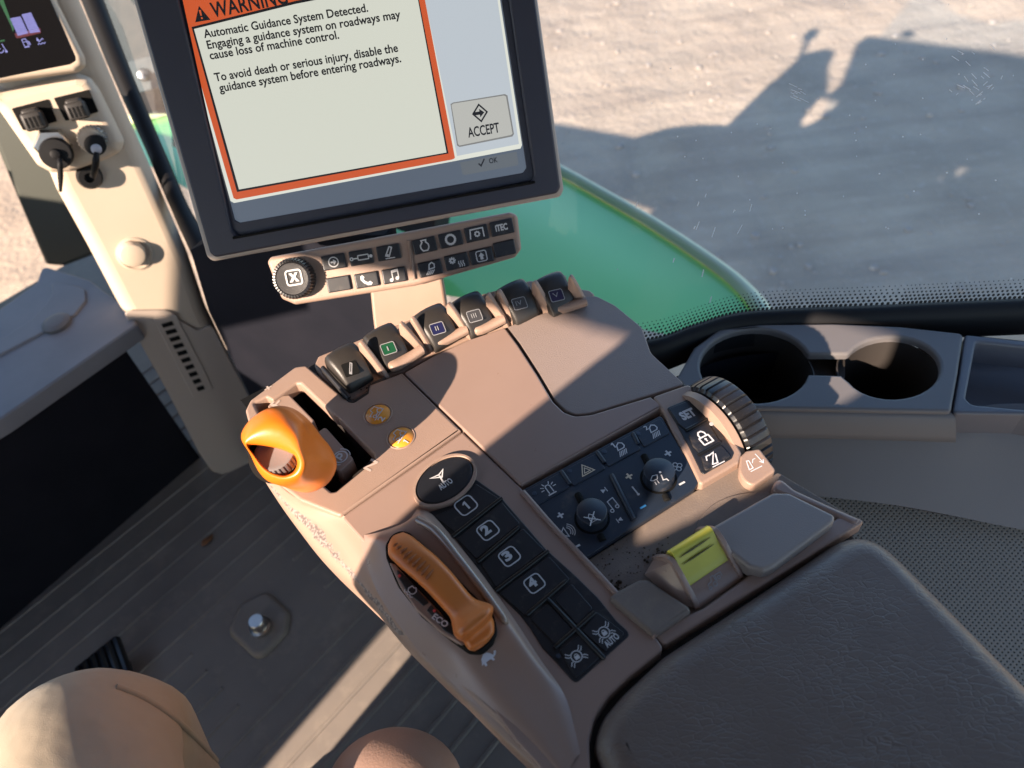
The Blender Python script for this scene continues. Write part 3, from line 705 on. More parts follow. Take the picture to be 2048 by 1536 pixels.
# tractor parts out of frame, and unseen blockers added to shape the shadows
def gslab(name, ab, t, th, mat, parent=None, bev=.02):
    """solid whose outline is given across / above the light, standing at distance t towards the sun"""
    pl = PL(SUN * t, SUN); q = [V((a, b)) for a, b in ab]
    M = Matrix(((GA.x, GB.x, SUN.x, pl.p.x), (GA.y, GB.y, SUN.y, pl.p.y), (GA.z, GB.z, SUN.z, pl.p.z), (0, 0, 0, 1)))
    if GA.cross(GB).dot(SUN) < 0:
        q = [V((-p.x, p.y)) for p in q]; M = Matrix(((-GA.x, GB.x, SUN.x, pl.p.x), (-GA.y, GB.y, SUN.y, pl.p.y), (-GA.z, GB.z, SUN.z, pl.p.z), (0, 0, 0, 1)))
    return new(name, slab_mesh(q, [], th, bev), mat, parent, M)
M_dark = mat('dark cab trim', (.03, .03, .032), .6, .3)
M_gpaint = mat('hood paint', (.018, .22, .04), .35, .5)
o = gslab('tractor_hood', [(-4.5, .1), (-1.7, .1), (-1.7, .5), (-1.97, .48), (-2.3, .455), (-3.09, .39), (-4.5, .22)], .55, .5, M_gpaint, None, .02)
tag(o, 'green tractor hood reaching forward from the cab', 'hood')
o = gslab('roof_shadow_caster', [(-1.95, .96), (-1.93, 1.25), (-1.80, 1.33), (-1.72, 1.32), (-1.68, 1.2), (-1.50, .98), (-1.52, .97), (-1.49, 1.08), (-1.63, 1.40), (-1.60, 1.49), (-1.45, 1.50), (-.95, 1.53), (-.95, .98), (-1.3, .98), (-1.35, .955)], .2, .1, M_dark, None, .004)  # added out of view, outlined to cast the roof shadow on the ground
tag(o, 'unseen dark caster added for the cab roof shadow on the ground', 'shade caster')
o = gslab('ground_shade_filler', [(-1.97, .485), (-1.0, .52), (-1.0, 1.0), (-1.40, 1.0), (-1.425, .83), (-1.49, .755), (-1.53, .78), (-1.55, 1.0), (-1.96, 1.0)], -.72, .05, M_dark, None, .005)  # added filler hidden by the display, closes lit gaps in the ground shadow
tag(o, 'unseen dark filler added behind the touch display to complete the ground shadow', 'stack')
o = gslab('side_mirror', [(-1.94, 1.2), (-1.90, 1.2), (-1.97, 1.36), (-1.95, 1.42), (-2.0, 1.48), (-2.06, 1.46), (-2.06, 1.38), (-2.0, 1.33)], -.12, .05, M_dark, None, .004)
tag(o, 'dark side mirror on a bent arm beside the roof edge', 'mirror')
o = gslab('work_lamp', [(-1.35, 1.52), (-1.28, 1.54), (-1.29, 1.59), (-1.36, 1.6), (-1.39, 1.56)], -.12, .05, M_dark, None, .004)
tag(o, 'small work lamp standing above the roof edge', 'lamp')
o = gslab('notched_sun_blocker', [(-1.05, -.5), (-.535, -.5), (-.535, .22), (-.60, .34), (-.84, .44), (-.82, .52), (-.64, .62), (-.61, .70), (-.60, .78), (-.56, 1.555), (-1.05, 1.525)], 1.25, .08, M_dark, None, .02)  # unseen blocker added to bound sun on floor and ground, notched toward the fender
tag(o, 'unseen black blocker added left of the cab, notched to shape the sunlight', 'pillar')
o = gslab('ledge_shade_blocker', [(-1.72, -.3), (-1.0, -.3), (-1.0, .43), (-1.1, .445), (-1.72, .45)], 1.0, .05, M_dark, None, .01)  # unseen blocker added so the ledge and lower post fall in shade
tag(o, 'unseen black blocker added to shade the step ledge and lower post', 'door frame')
o = gslab('display_shade_blocker', [(-.62, .727), (-.52, .727), (-.45, .734), (-.3, .738), (-.2, .745), (-.15, .762), (.05, .765), (.6, .78), (.6, 1.6), (-.62, 1.55)], 1.3, .03, M_dark, None, .01)  # unseen sheet added to keep sun off the display and upper keys
tag(o, 'unseen black sheet added to shade the touch display and upper keys', 'blind')

bm = bmesh.new(); vv = [bm.verts.new(p) for p in ((-.82, -.48, 1.32), (1.1, -.48, 1.32), (1.1, -.03, 1.32), (.9, .15, 1.32), (-.2, 1.18, 1.32), (-.82, 1.3, 1.32))]
q = bmesh.ops.extrude_face_region(bm, geom=[bm.faces.new(vv)]); bmesh.ops.translate(bm, vec=(0, 0, .03), verts=[v for v in q['geom'] if isinstance(v, bmesh.types.BMVert)])
o = mesh_obj('cab_ceiling', bm, mat('grey headliner', (.12, .12, .12), .8, .2), None); tag(o, 'grey headliner ceiling of the cab', 'ceiling')  # unseen ceiling, set low and clipped to cut skylight without stopping the sun
# ------------------------------------------------------------------ seat and driver
SEATF = R(-42); sf = V((sin(SEATF), cos(SEATF), 0)); sr = V((cos(SEATF), -sin(SEATF), 0))
hipc = gob(-.02, .36, .42); hipc.z = .44
seat = thing('driver_seat', 'brown leather driver seat with rounded side bolster', 'seat', (hipc.x, hipc.y, 0))
bo = D(790, 1585, .62)
bm = bmesh.new(); bmesh.ops.create_uvsphere(bm, u_segments=40, v_segments=24, radius=1)
bmesh.ops.transform(bm, matrix=fr(bo, CR, -FW) @ Matrix.Diagonal((.058, .050, .05, 1)), verts=bm.verts)
mesh_obj('side_bolster', bm, M_seat, seat, None, 80)
bm = bmesh.new(); box(bm, (0, 0, 0), (.46, .44, .12), fr(hipc - V((0, 0, .14)), sr, (0, 0, 1)), .04, 4); mesh_obj('cushion', bm, M_seat, seat, None, 60)
bm = bmesh.new(); box(bm, (0, -.27, .28), (.46, .1, .62), fr(hipc - V((0, 0, .1)), sr, (0, 0, 1)), .04, 4); mesh_obj('backrest', bm, M_seat, seat, None, 60)
bm = bmesh.new(); box(bm, (0, 0, -.33), (.36, .36, .26), fr(hipc, sr, (0, 0, 1)), .02, 2); mesh_obj('pedestal', bm, M_dark, seat)

gslab('floor_shade_caster', [(-.485, -.5), (.5, -.5), (.5, .34), (-.40, .34), (-.47, .28)], .72, .2, M_dark, seat, .02)  # unseen shadow caster added to bound the sunlit strip on the floor
per = thing('person', 'seated driver in beige trousers with one knee raised toward the console', 'person', (hipc.x, hipc.y, 0))
def skin(name, chains, mat, parent, vox=.012):
    """one continuous body: tapering limbs along chains of (point, radius), fused into a single surface"""
    pts = []; bm = bmesh.new()
    for c in chains:
        prev = None
        for q in c:
            if isinstance(q, int): prev = pts[q]; continue
            pts.append(q)
            a = prev or q; n = max(1, int((q[0] - a[0]).length / .02))
            for i in range(n + 1):
                t = i / n; bmesh.ops.create_icosphere(bm, subdivisions=2, radius=a[1] * (1 - t) + q[1] * t, matrix=Matrix.Translation(a[0].lerp(q[0], t)))
            prev = q
    me = bpy.data.meshes.new('m'); bm.to_mesh(me); bm.free(); o = bpy.data.objects.new('tmp', me); COL.objects.link(o)
    m = o.modifiers.new('r', 'REMESH'); m.mode = 'VOXEL'; m.voxel_size = vox; m.use_smooth_shade = True
    m2 = o.modifiers.new('s', 'SMOOTH'); m2.iterations = 2
    bpy.context.view_layer.update()
    me2 = bpy.data.meshes.new_from_object(o.evaluated_get(bpy.context.evaluated_depsgraph_get())); bpy.data.objects.remove(o)
    for p in me2.polygons: p.use_smooth = True
    return new(name, me2, mat, parent)
# torso, arms and head stand behind the camera; the gap between the arms lets a patch of sun through
pel = V((-.10, -.27, .56)); ch = gob(.055, .575, .88); nk = gob(.042, .755, .93)
body = [[(pel, .15), (gob(.06, .46, .72), .16), (ch, .186), (gob(.06, .68, .92), .115), (nk, .10), (gob(.05, .84, .93), .085), (gob(.05, .94, .93), .10), (gob(.05, 1.02, .93), .07)],
        [2, (gob(-.06, .575, .92), .108), (gob(-.215, .53, .88), .080), (gob(-.21, .615, .86), .079), (gob(-.19, .73, .84), .056), (gob(-.18, .80, .82), .045), (gob(-.12, .88, .80), .03), (gob(-.09, .93, .78), .035)],
        [3, (gob(.17, .68, .92), .09), (gob(.2, .60, .86), .07), (gob(.06, .70, .84), .06), (gob(.04, .84, .82), .035), (gob(.02, .92, .80), .035)]]
skin('body', body, M_jacket, per)
kn = D(160, 1600, .545); hp_ = D(300, 2250, .47); an = W(150, 1470, Zp(.09)); an = V((-.31, .10, .08))
rows = []
def ring(c, ax, r1, r2, n=16):
    ax = V(ax).normalized(); x = CR - ax * CR.dot(ax); x.normalize(); y = ax.cross(x)
    return [c + x * (r1 * cos(2 * pi * i / n)) + y * (r2 * sin(2 * pi * i / n)) for i in range(n)]
# trousers: thigh coming up to the bent knee, then the shin going down to the floor
axis = (kn - hp_).normalized()
path = [hp_, hp_.lerp(kn, .35), hp_.lerp(kn, .7), hp_.lerp(kn, .92), kn + axis * .035 + V((0, 0, -.02)), kn + axis * .055 + V((0, 0, -.075)), kn + axis * .03 + V((0, -.01, -.16)), (kn + an) * .5 + V((.0, 0, -.03)), an]
rad = [.082, .080, .077, .073, .067, .063, .060, .060, .060]
rows = []
for i, c in enumerate(path):
    d = (path[min(i + 1, len(path) - 1)] - path[max(i - 1, 0)])
    rr_ = ring(c, d, rad[i], rad[i])
    rows.append([c + (p - c) * (1 + .045 * sin(3 * 2 * pi * k / 16 + i * 1.9) + .03 * sin(5 * 2 * pi * k / 16 - i * 2.6)) for k, p in enumerate(rr_)])
trs = loft('trousers', rows, M_cloth, per, 48, 6, True, True, True, ang=80)
# side seam of the trouser leg
from mathutils.bvhtree import BVHTree
def on_mesh(o, L_):
    M = MW[o.name]; Mi = M.inverted(); me = o.data; t_ = BVHTree.FromPolygons([v.co for v in me.vertices], [p.vertices for p in me.polygons]); out_ = []
    for x, y in L_:
        h = t_.ray_cast(Mi @ EYE, (Mi.to_3x3() @ ray(x, y)).normalized())
        if h[0] is not None: out_.append(M @ h[0])
    return out_
ss = on_mesh(trs, [(232 + 215 * f, 1374 + 60 * f + 105 * f * f) for f in [i / 30 for i in range(31)]])
if len(ss) > 2: tube_obj('trouser_seam', ss, .0026, M_cloth, per, 8, 2)
bm = bmesh.new(); box(bm, (0, .06, .04), (.10, .26, .08), fr((path[-1].x, path[-1].y, 0), sr, (0, 0, 1)), .03, 3); mesh_obj('shoe', bm, M_seal, per, None, 60)

# fine scratches and dust specks on the window pane
gl_ = [o for o in bpy.data.objects if o.name == 'glass_pane'][0]; bm = bmesh.new()
rs = random.Random(3)
def strokes(cx, cy, sx, sy, n, ang, ln, w):
    for i in range(n):
        x, y = rs.gauss(cx, sx), rs.gauss(cy, sy); a = R(ang + rs.gauss(0, 8)); l = ln * rs.uniform(.3, 1.2)
        q = on_mesh(gl_, [(x, y), (x + l * cos(a), y + l * sin(a)), (x + l * cos(a) - w * sin(a), y + l * sin(a) + w * cos(a)), (x - w * sin(a), y + w * cos(a))])
        if len(q) == 4: bm.faces.new([bm.verts.new(p + (EYE - p).normalized() * .003) for p in q])
strokes(1945, 140, 22, 26, 16, 40, 16, 1.3); strokes(1960, 185, 20, 14, 12, -35, 14, 1.2); strokes(1590, 185, 10, 8, 9, 25, 22, 1.0); strokes(1455, 430, 60, 30, 5, 105, 20, 1.2)
strokes(1700, 330, 230, 170, 60, 0, 3, 2.6); strokes(1250, 520, 110, 70, 10, 110, 16, 1.6)
mesh_obj('glass_scratches', bm, mat('pale scratch', (.62, .64, .68), .7, .3), win)['kind'] = 'stuff'
# ================================================================== BIG DISPLAY
dd = (CR * .161 - CU * .94 + FW * .302).normalized(); dr = (CR * .985 + CU * .165); dr = (dr - dd * dr.dot(dd)).normalized()
dn = dd.cross(dr).normalized(); dn = dn if dn.dot(FW) < 0 else -dn
PD = PL(D(760, 440, .665), dn)
dis = thing('touch_display', 'large touch display in a navy frame showing an orange bordered warning page', 'display', PD.p)
slab('rim', [(222, -150), (1055, -150), (1128, 378), (1122, 394), (424, 524), (412, 514)], PD, -.0085, .02, M_rim, dis, .004, [0, 0, .006, .006, .006, .006], res=4)
bez = slab('bezel', [(228, -150), (1050, -150), (1121, 374), (1114, 387), (430, 515), (419, 506)], PD, .0015, .008, M_bezel, dis, .002, [0, 0, .005, .005, .005, .005],
     [[(324, -135), (985, -135), (1018, 0), (1068, 352), (1060, 365), (474, 472), (463, 462), (383, 117)]], [0, 0, .0, .004, .004, .004, .004, 0])
slab('inner_frame', [(318, -150), (1000, -150), (1072, 360), (468, 478)], PD, -.003, .006, M_bezel, dis, .0005, .002, [[(337, -135), (972, -135), (1003, 0), (1053, 336), (1046, 346), (478, 446), (468, 440), (352, 0)]], [0, 0, 0, .002, .002, .002, .002, 0])
bm = bmesh.new()
gp0, gp1 = W(466, 476, PD.up(.0022)), W(1070, 364, PD.up(.0022))
o = tube_obj('groove', [gp0, gp0.lerp(gp1, .5), gp1], .0012, M_void, dis, 8)
M_ui = emis('pale page light', (211, 213, 200)); M_ui2 = emis('grey blue page light', (188, 196, 203)); M_uib = emis('dim page light', (88, 98, 112))
M_uio = emis('orange page light', (203, 88, 46)); M_uit = emis('white page light', (222, 224, 213)); M_blk = emis('screen black', (22, 22, 26))
M_uik = emis('button light', (184, 184, 178)); M_uie = emis('button shade light', (128, 128, 126)); M_uig = emis('dark tab light', (98, 104, 110))
PX = PD.up(-.006)
scn = slab('screen', [(330, -150), (985, -150), (1060, 350), (470, 452)], PX, 0, .004, M_uib, dis, 0, 0)
poly('page_panel', [(325, -150), (968, -150), (1000, 0), (1044, 290), (1041, 297), (468, 406), (461, 402), (352, 12)], PX, M_uit, scn, .0002)
poly('side_page', [(805, -150), (962, -150), (995, 0), (1038, 288), (914, 312), (850, 0)], PX, M_ui2, scn, .0003)
poly('warning_border', [(332, -150), (815, -150), (850, 0), (910, 316), (905, 319), (473, 399), (467, 396), (357, 14)], PX, M_uio, scn, .0004)
poly('panel_outline', [(383, 54), (590, 2), (838, -46), (838, 0), (897, 307), (474, 384)], PX, M_blk, scn, .0005)
poly('warning_panel', [(388, 58), (590, 8), (834, -40), (836, 0), (893, 305), (478, 379)], PX, M_ui, scn, .0006)
PT = PX.up(.0006)
for s_, a, b, h in (('Automatic Guidance System Detected.', (409, 76), (737, 23), 16.5), ('Engaging a guidance system on roadways may', (416, 98), (802, 36), 16.5), ('cause loss of machine control.', (421, 119), (679, 77), 16.5),
                    ('To avoid death or serious injury, disable the', (431, 163), (797, 103), 16.5), ('guidance system before entering roadways.', (440, 184), (803, 124), 16.5)):
    text('warning_text', s_, a, b, h, PT, M_blk, scn, .022, .0002)
text('warning_title', 'WARNING', (426, 35), (577, 6), 29, PX.up(.0005), M_blk, scn, .022, .0002, 1.04)
icon('warning_icon', (402, 27), (10, -1.7), 35, PX.up(.0005), [('f', [(-.5, -.45), (.5, -.45), (0, .45)])], M_blk, scn)
icon('warning_mark', (402, 29), (10, -1.7), 35, PX.up(.0006), [('f', [(-.045, -.08), (.045, -.08), (.07, .26), (-.07, .26)]), ('d', 0, -.22, .06)], M_uio, scn)
poly('accept_button', [(901, 208), (906, 205), (1010, 188), (1015, 191), (1028, 268), (1025, 273), (919, 294), (914, 291)], PX, M_uie, scn, .0005)
poly('accept_face', [(903, 210), (907, 207), (1008, 191), (1012, 193), (1025, 267), (1022, 270), (919, 291), (916, 288)], PX, M_uik, scn, .0006)
icon('accept_icon', (960, 226), (10, -1.6), 36, PX.up(.0006), [('l', .09, [(-.42, 0), (0, .47), (.42, 0), (0, -.47)], True), ('f', [(-.42, -.09), (-.02, -.09), (-.02, -.24), (.26, 0), (-.02, .24), (-.02, .09), (-.42, .09)])], M_blk, scn)
text('accept_text', 'ACCEPT', (937, 275), (1000, 264), 19, PX.up(.0006), M_blk, scn, .02, .0002)
poly('ok_tab', [(920, 325), (1033, 303), (1037, 328), (1034, 331), (929, 350), (925, 348)], PX, M_uig, scn, .00015)
text('ok_text', 'OK', (979, 327), (996, 324), 10, PX.up(.0002), M_blk, scn, .02, .0002)
icon('ok_icon', (963, 326), (10, -1.7), 18, PX.up(.0002), [('l', .16, [(-.35, 0), (-.1, -.3), (.4, .4)], False)], M_blk, scn)
icon('home_line', (760, 404), (10, -1.75), 10, PX.up(.0002), [('l', .14, [(-27, -2.3), (27, -2.3)], False)], M_uig, scn)

# ================================================================== KEYPAD BAR UNDER THE DISPLAY
PK = PL(D(790, 520, .735), (dn + V((0, -.12, .22))).normalized())
kp = thing('control_keypad', 'narrow brown keypad bar with a round dial and two rows of black keys', 'keypad', PK.p)
slab('housing', [(533, 524), (540, 514), (820, 462), (1020, 424), (1035, 430), (1043, 498), (1030, 515), (830, 572), (590, 610), (562, 598)], PK, 0, .022, M_tan, kp, .004, .006, res=4)
slab('ridge', [(814, 481), (820, 480), (832, 558), (826, 560)], PK, .003, .005, M_tan, kp, .0015, .0005)
def key(name, c, rt, w, h, pl, parent, m=M_black, hh=.003, bev=.0012, rad=.0015, up=None, th=.006):
    q = pl.up(hh); P, x, y = pframe(c, rt, q); sw = w / ppm(P, x) / 2; sh = h / ppm(P, y) / 2
    o2 = fillet([V((-sw, -sh)), V((sw, -sh)), V((sw, sh)), V((-sw, sh))], rad)
    return new(name, slab_mesh(o2, [], th, bev), m, parent, Matrix(((x.x, y.x, q.n.x, P.x), (x.y, y.y, q.n.y, P.y), (x.z, y.z, q.n.z, P.z), (0, 0, 0, 1)))), q
RL, RRt = (10, -1.65), (10, -2.2)
FR_ = ('r', 0, 0, .9, .9, .2, .08)
kd = [((667, 524), RL, [('o', 0, 0, .42, .09), ('f', [(-.25, -.07), (.0, -.07), (.0, -.25), (.27, 0), (.0, .25), (.0, .07), (-.25, .07)])]),
      ((722, 515), RL, [('o', -.85, -.02, .12, .09), ('l', .1, [(-.7, -.02), (-.3, -.02)], False), ('r', .2, 0, .95, .4, .08, .09), ('l', .09, [(.68, 0), (.95, 0)], False), ('o', .9, 0, .1, .08)]),
      ((777, 505), RL, [('l', .1, [(-.3, -.25), (.15, .5), (.35, .4), (.0, -.35)], True), ('l', .08, [(-.35, -.5), (.5, -.5)], False), ('d', -.1, -.2, .08)]),
      ((849, 491), RRt, [('l', .11, [(-.22, .47), (.22, .47), (.16, .3), (.36, .05), (.36, -.2), (.2, -.45), (-.2, -.45), (-.36, -.2), (-.36, .05), (-.16, .3)], True)]),
      ((901, 479), RRt, gear(0, 0, .37, .12, 16, .13)),
      ((953, 467), RRt, [('l', .11, [(-.62, -.4), (-.5, .4), (.62, .4), (.62, -.4)], False)] + gear(.05, -.05, .17, .1, 8, .1)),
      ((1004, 455), RRt, None),
      ((677, 568), RL, None),
      ((733, 560), RL, [('l', .22, [(-.35, .4), (-.38, .1), (-.2, -.15), (.1, -.35), (.38, -.35)], False), ('f', [(-.5, .3), (-.3, .48), (-.12, .25), (-.3, .12)]), ('f', [(.12, -.22), (.3, -.12), (.5, -.32), (.3, -.5)])]),
      ((788, 551), RL, [('l', .08, [(-.15, -.35), (-.15, .42), (.38, .5), (.38, -.25)], False), ('d', -.28, -.36, .15), ('d', .25, -.26, .15), ('l', .1, [(-.15, .30), (.38, .38)], False)]),
      ((860, 537), RRt, [('l', .1, [(-.1, -.05), (.0, .35), (.25, .5), (.45, .3), (.4, .0)], True)] + [('l', .09, [(-.15 + .17 * i, -.16), (-.42 + .17 * i, -.5)], False) for i in range(4)]),
      ((913, 523), RRt, gear(-.35, .15, .14, .1, 8, .16) + [('l', .08, [(.2 + .2 * i, .0), (.15 + .2 * i, -.2), (.25 + .2 * i, -.35), (.2 + .2 * i, -.55)], False) for i in range(3)]),
      ((963, 512), RRt, [FR_, ('f', [(-.13, -.3), (.13, -.3), (.13, .0), (.26, .0), (0, .32), (-.26, .0), (-.13, .0)])]),
      ((1009, 497), RRt, None)]
for i, (c, rt, it) in enumerate(kd):
    b, q = key('key', c, rt, 47 if i != 13 else 44, 30, PK, kp)
    if it: icon('icon', c, rt, 23, q, it, M_ink, b)
    if i == 6: text('lettering', 'iTEC', (992, 463), (1016, 458), 12, q, M_ink, b, .04)
Mx, k = on_plane((592, 556), PK, 0)
dl = lathe_obj('dial', [(41 * k, 0, 1), (41 * k, .011, 1), (38 * k, .0155, 1), (33 * k, .016), (31 * k, .0150), (4 * k, .0145)], Mx, M_blackg, kp, teeth=38, depth=.0012)
q = PK.up(.0152); icon('icon', (588, 555), RL, 31, q, [('r', 0, 0, 1, .95, .2, .1), ('f', [(-.32, -.28), (-.12, -.28), (.0, -.08), (.12, -.28), (.32, -.28), (.11, .02), (.3, .3), (.1, .3), (0, .13), (-.1, .3), (-.3, .3), (-.11, .02)])], M_ink, dl, .0006)
pk2 = PL(D(815, 620, .765), (dn + V((0, -.3, .1))).normalized())
slab('mounting_arm', [(738, 560), (880, 530), (893, 610), (906, 760), (768, 800), (746, 640)], pk2, 0, .02, M_tan, kp, .003, .003)

# ================================================================== ARMREST CONSOLE
ZK = .62; K = Zp(ZK)
con = thing('armrest_console', 'brown armrest console with orange lever, black keys, dials and a leather pad', 'control console', W(1000, 1000, K))
Ah = R(-27); AX = V((sin(Ah), cos(Ah), 0)); BX = V((cos(Ah), -sin(Ah), 0))     # console forward and console right
# core body under the panels
slab('core', [(515, 850), (505, 815), (604, 738), (640, 720), (690, 700), (1020, 600), (1180, 598), (1225, 620), (1275, 662), (1295, 715), (1365, 760), (1385, 790), (1480, 920), (1555, 950), (1686, 1050), (1990, 1375), (2350, 1790), (1500, 1860), (1120, 1560), (960, 1400), (840, 1290), (775, 1190), (735, 1090), (690, 1022), (580, 970)], K.up(-.012), 0, .05, M_base, con, .002, .004, [[(520, 810), (592, 768), (668, 830), (748, 912), (665, 985), (560, 900)]], .001)
poly('gate_floor', [(480, 800), (600, 740), (780, 900), (680, 1020)], K.up(-.055), M_void, con)
# left side skin: crest, bulge, lower wall
cz = [(512, 880), (522, 912), (543, 955), (600, 1000), (690, 1032), (736, 1080), (756, 1134), (784, 1194), (838, 1274), (894, 1330), (958, 1396), (1044, 1474), (1124, 1550)]
ez = [(504, 890), (511, 920), (530, 960), (562, 1012), (606, 1072), (648, 1122), (690, 1162), (732, 1198), (806, 1290), (870, 1350), (928, 1408), (1010, 1490), (1085, 1560)]
crest = [W(*p, K.up(-.0005)) for p in cz]; edge = [W(*p, Zp(.588 if 2 < i < 9 else .6)) for i, p in enumerate(ez)]
sd = [p + V((.012, .006, -.10)) for p in edge]
M_side = mat('worn side plastic', TAN, .45, .45, var=(9, (.33, .225, .175), .6), bump=(1600, .3, .0004))
def scuff():
    t = M_side.node_tree; n, L = t.nodes, t.links; b = n['Principled BSDF']; src = b.inputs['Base Color'].links[0].from_socket
    co = n.new('ShaderNodeTexCoord').outputs['UV']; sp = n.new('ShaderNodeSeparateXYZ'); L.new(co, sp.inputs[0])
    oc = n.new('ShaderNodeTexCoord').outputs['Object']
    nz = n.new('ShaderNodeTexNoise'); nz.inputs['Scale'].default_value = 90; nz.inputs['Detail'].default_value = 5; nz.inputs['Roughness'].default_value = .6; L.new(oc, nz.inputs['Vector'])
    n2 = n.new('ShaderNodeTexNoise'); n2.inputs['Scale'].default_value = 16; n2.inputs['Detail'].default_value = 2; L.new(oc, n2.inputs['Vector'])
    def mth(op, a, c=0.0):
        z = n.new('ShaderNodeMath'); z.operation = op
        for i, q in enumerate((a, c)):
            if isinstance(q, (int, float)): z.inputs[i].default_value = q
            else: L.new(q, z.inputs[i])
        return z.outputs[0]
    band = mth('SUBTRACT', 1.0, mth('ABSOLUTE', mth('MULTIPLY', mth('SUBTRACT', sp.outputs[1], .47), 7.0)))      # along the worn edge
    s_ = mth('ADD', mth('ADD', mth('MULTIPLY', band, .5), mth('MULTIPLY', nz.outputs[0], .9)), mth('MULTIPLY', n2.outputs[0], .7))
    mr = n.new('ShaderNodeMapRange'); mr.inputs[1].default_value = 1.08; mr.inputs[2].default_value = 1.2; L.new(s_, mr.inputs[0])
    gt = mth('MULTIPLY', mr.outputs[0], mth('MULTIPLY', mth('LESS_THAN', sp.outputs[0], .66), mth('GREATER_THAN', sp.outputs[0], .12)))
    n3 = n.new('ShaderNodeTexNoise'); n3.inputs['Scale'].default_value = 500; L.new(oc, n3.inputs['Vector'])
    rp = n.new('ShaderNodeMapRange'); rp.inputs[1].default_value = .4; rp.inputs[2].default_value = .6; L.new(n3.outputs[0], rp.inputs[0])
    mw = n.new('ShaderNodeMix'); mw.data_type = 'RGBA'; L.new(rp.outputs[0], mw.inputs[0]); mw.inputs[6].default_value = (.13, .105, .095, 1); mw.inputs[7].default_value = (.30, .25, .225, 1)
    mx = n.new('ShaderNodeMix'); mx.data_type = 'RGBA'; L.new(gt, mx.inputs[0]); L.new(src, mx.inputs[6]); L.new(mw.outputs[2], mx.inputs[7]); L.new(mx.outputs[2], b.inputs['Base Color'])
scuff()
NU, NV = 60, 5
so_ = loft('side_panel', [crest, [a.lerp(b, .5) + V((0, 0, min(.006, .3 * (a - b).length))) for a, b in zip(crest, edge)], edge, sd], M_side, con, NU, NV)
uv = so_.data.uv_layers.new(name='UVMap')
for lp in so_.data.loops: uv.data[lp.index].uv = ((lp.vertex_index % NU) / (NU - 1), (lp.vertex_index // NU) / (3 * NV) )

# gate panel with the lever slot
slot = [(507, 806), (533, 794), (545, 800), (592, 767), (601, 767), (667, 830), (674, 832), (748, 908), (749, 919), (672, 982), (662, 983), (600, 930), (540, 870)]
slab('gate_panel', [(490, 820), (500, 800), (590, 733), (612, 730), (640, 754), (697, 803), (708, 804), (736, 786), (738, 770), (804, 745), (922, 860), (680, 1032), (600, 1000), (543, 957), (503, 870)], K, .0015, .013, M_tan, con, .0022, [.006, .006, .006, .004, .001, .003, .003, .003, .003, .001, .001, .004, .006, .006, .006], [slot], .002, res=4)
def embossed(nm, s_, p0, p1, h): return text(nm, s_, p0, p1, h, K.up(.0015), M_white_e, con, .02, .0004)
M_white_e = mat('worn emboss', (.46, .37, .32), .4, .5)
embossed('gate_letter', 'N', (740, 944), (757, 924), 15); embossed('gate_letter', '+', (533, 785), (547, 777), 11)
# slot inserts
gi = slab('gate_insert', [(553, 793), (578, 789), (628, 840), (621, 849), (560, 852), (535, 812)], K, -.002, .02, M_tan, con, .0012, .002)
text('gate_letter', 'F', (557, 818), (569, 805), 19, K.up(-.002), M_white_e, gi, .02, .0004)
gi = slab('gate_insert', [(632, 866), (648, 855), (653, 856), (705, 915), (704, 920), (680, 942), (672, 941), (640, 905)], K, -.002, .02, M_tan, con, .0012, .002)
icon('icon', (681, 914), (12, -12), 30, K.up(-.002), [('o', 0, 0, .38, .07), ('l', .1, [(-.12, -.24), (-.12, .22), (.1, .22), (.16, .08), (.08, -.03), (-.12, -.03)], False), ('a', 0, 0, .54, .06, -45, 45), ('a', 0, 0, .54, .06, 135, 225)], M_ink, gi)
# gear lever
lev = new('gear_lever', None, None, con, Matrix.Translation(W(640, 940, K)))
lev.empty_display_size = .01
tube_obj('stalk', [W(655, 945, Zp(.58)), W(640, 935, Zp(.63)), W(618, 925, Zp(.66))], .011, M_void, lev, 14)
face = [(482, 876), (494, 848), (521, 826), (546, 817), (572, 821), (594, 838), (608, 860), (613, 890), (622, 925), (614, 952), (597, 966), (565, 970), (536, 962), (516, 941), (500, 908)]
body_ = [(492, 868), (506, 836), (535, 817), (565, 812), (594, 821), (622, 845), (642, 872), (658, 892), (671, 920), (669, 944), (650, 971), (614, 985), (572, 975), (532, 948), (504, 905)]
wind = [(497, 893), (506, 889), (522, 889), (538, 891), (556, 895), (570, 900), (580, 905), (589, 911), (594, 925), (591, 938), (582, 946), (566, 950), (545, 944), (527, 932), (510, 912)]
DF = (W(552, 892, Zp(.693)) - EYE).dot(FW)
def grow(L_, c, f): return [(c[0] + (x - c[0]) * f, c[1] + (y - c[1]) * f) for x, y in L_]
def at(L_, d): return [D(x, y, d) for x, y in L_]
def dome(L_, d, k, top):   # brow part of the rim stands further out than the lower part
    ys = [p[1] for p in L_]; lo, hi = min(ys), max(ys); return [D(x, y, d - top * (1 - (y - lo) / (hi - lo)) - k) for x, y in L_]
rings = [at(grow(wind, (550, 918), .97), DF + .013), at(wind, DF + .004), dome(grow(wind, (552, 912), 1.06), DF - .001, .003, .006),
         dome([((a[0] * .45 + b[0] * .55), (a[1] * .45 + b[1] * .55)) for a, b in zip(wind, face)], DF, .004, .009), dome(face, DF + .002, -.002, .004), at(grow([(a[0] * .6 + b[0] * .4, a[1] * .6 + b[1] * .4) for a, b in zip(face, body_)], (570, 898), 1.0), DF + .017), at(grow(body_, (590, 900), .985), DF + .034), at(body_, DF + .046), at(grow(body_, (600, 910), .93), DF + .058), at(grow(body_, (605, 915), .6), DF + .064)]
loft('knob', rings, M_orange, lev, 60, 5, True, False, True, ang=80)
wc = D(549, 906, DF + .004); wm = fr(wc, CR * .9 - CU * .25, (-FW * .78 + CU * .50 - CR * .12))
